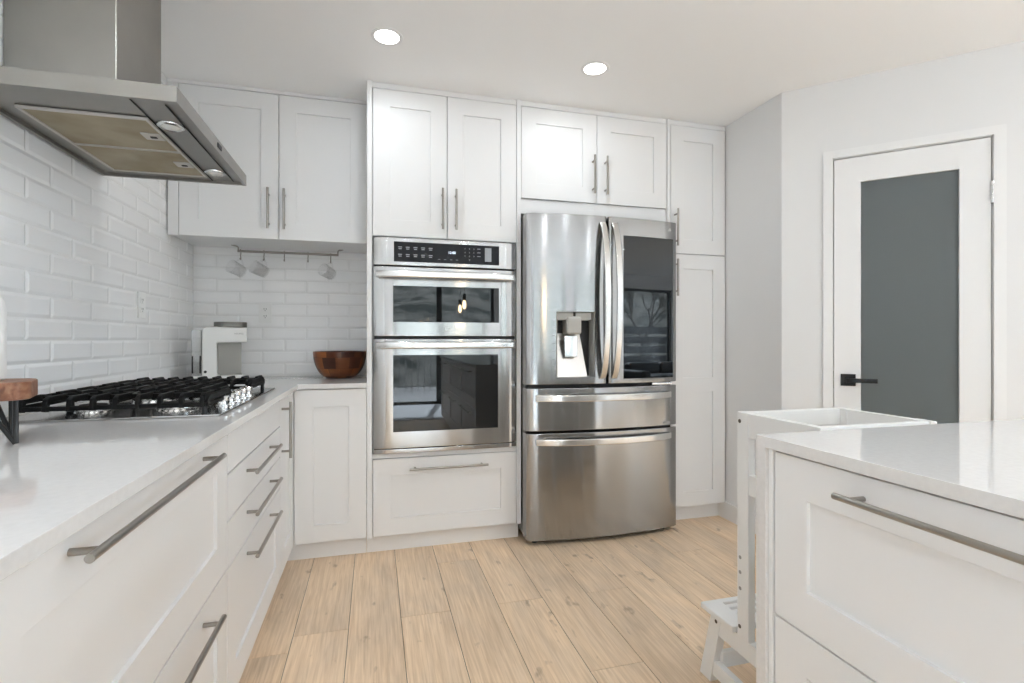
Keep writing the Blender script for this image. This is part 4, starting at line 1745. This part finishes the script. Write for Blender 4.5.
# ------------------------------------------------------------------ recessed lights
LL = [(0.053, 2.29, 'round recessed ceiling light above the oven cabinet'),
      (1.042, 2.294, 'round recessed ceiling light in front of the refrigerator cabinet'),
      (-0.47, 0.85, 'recessed ceiling light above the near end of the left worktop'),
      (1.35, 0.75, 'recessed ceiling light above the island end'),
      (-0.3, -0.55, 'recessed ceiling light behind the viewer over the left run'),
      (1.042, -0.45, 'recessed ceiling light behind the viewer over the island'),
      (0.3, -2.1, 'recessed ceiling light near the glass doors'),
      (2.4, -1.2, 'recessed ceiling light over the open room'),
      (4.2, -1.2, 'recessed ceiling light over the sofa end of the room')]
p0 = thing('recessed_light', LL[0][2], 'ceiling light', (LL[0][0], LL[0][1], CEIL), 0, 'recessed ceiling lights')
bm = bmesh.new()
lathe(bm, [(0.052, -0.0008), (0.054, -0.003), (0.068, -0.002), (0.069, -0.0003)], (0, 0, 0), 40)
link('trim_ring', bm, M_trim, p0)
bm = bmesh.new()
lathe(bm, [(0, -0.0022), (0.053, -0.0022), (0.053, -0.0008), (0, -0.0008)], (0, 0, 0), 40)
link('lens', bm, M_emit, p0)
for i, (lx, ly, lab) in enumerate(LL):
    if i:
        copy_tree(p0, loc=(lx, ly, CEIL), label=lab)
    area_light('lamp_light', (lx, ly, CEIL - 0.004), (0, 0, 0), 0.10, 0.10, DOWNLIGHT_W, (0.88, 0.945, 1.0), 'DISK')

# ------------------------------------------------------------------ pendants over the island (seen mirrored in the appliances)
M_bulb = bpy.data.materials.new('warm_bulb')
M_bulb.use_nodes = True
nt = M_bulb.node_tree
nt.nodes.clear()
o_ = nt.nodes.new('ShaderNodeOutputMaterial')
e_ = nt.nodes.new('ShaderNodeEmission')
e_.inputs[0].default_value = (1, 0.72, 0.42, 1)
e_.inputs[1].default_value = 32
nt.links.new(e_.outputs[0], o_.inputs[0])
for i, (px, py, lab) in enumerate(((1.02, -0.55, 'black pendant lamp with a warm bulb hanging over the island, nearer the refrigerator'), (1.10, -1.35, 'black pendant lamp with a warm bulb hanging over the far part of the island'))):
    pl = thing('pendant_lamp', lab, 'pendant lamp', (px, py, CEIL), 0, 'pendant lamps over the island')
    bm = bmesh.new()
    lathe(bm, [(0, -0.0005), (0.05, -0.0005), (0.05, -0.02), (0, -0.022)], (0, 0, 0), 24)
    link('ceiling_cup', bm, M_blackmetal, pl)
    bm = bmesh.new()
    tube(bm, [(0, 0, -0.02), (0, 0, -0.80)], 0.003, 8, Vector((1, 0, 0)))
    link('cord', bm, M_blackmetal, pl)
    bm = bmesh.new()
    lathe(bm, [(0, -0.79), (0.018, -0.79), (0.020, -0.86), (0.017, -0.862), (0, -0.862)], (0, 0, 0), 20)
    link('lamp_holder', bm, M_blackmetal, pl)
    bm = bmesh.new()
    lathe(bm, [(0, -0.862), (0.012, -0.865), (0.016, -0.88), (0.022, -0.91), (0.020, -0.945), (0.010, -0.965), (0, -0.968)], (0, 0, 0), 20)
    link('bulb', bm, M_bulb, pl)

M_rug = mat('pale_grey_wool', (0.72, 0.73, 0.74), 0.95)  # added rug, bounces the sun patch back as neutral fill
bump(M_rug, 220, 0.5)
bm = bmesh.new()
prism(bm, [(-2.1, -0.80), (2.1, -0.80), (2.1, 0.80), (-2.1, 0.80)], 'z', 0.0005, 0.012, 0.004)
rg = link('bounce_rug', bm, M_rug)
rg.location = (2.2, -2.52, 0)
tag(rg, 'pale grey rug added in front of the glass doors to bounce neutral light', 'rug')
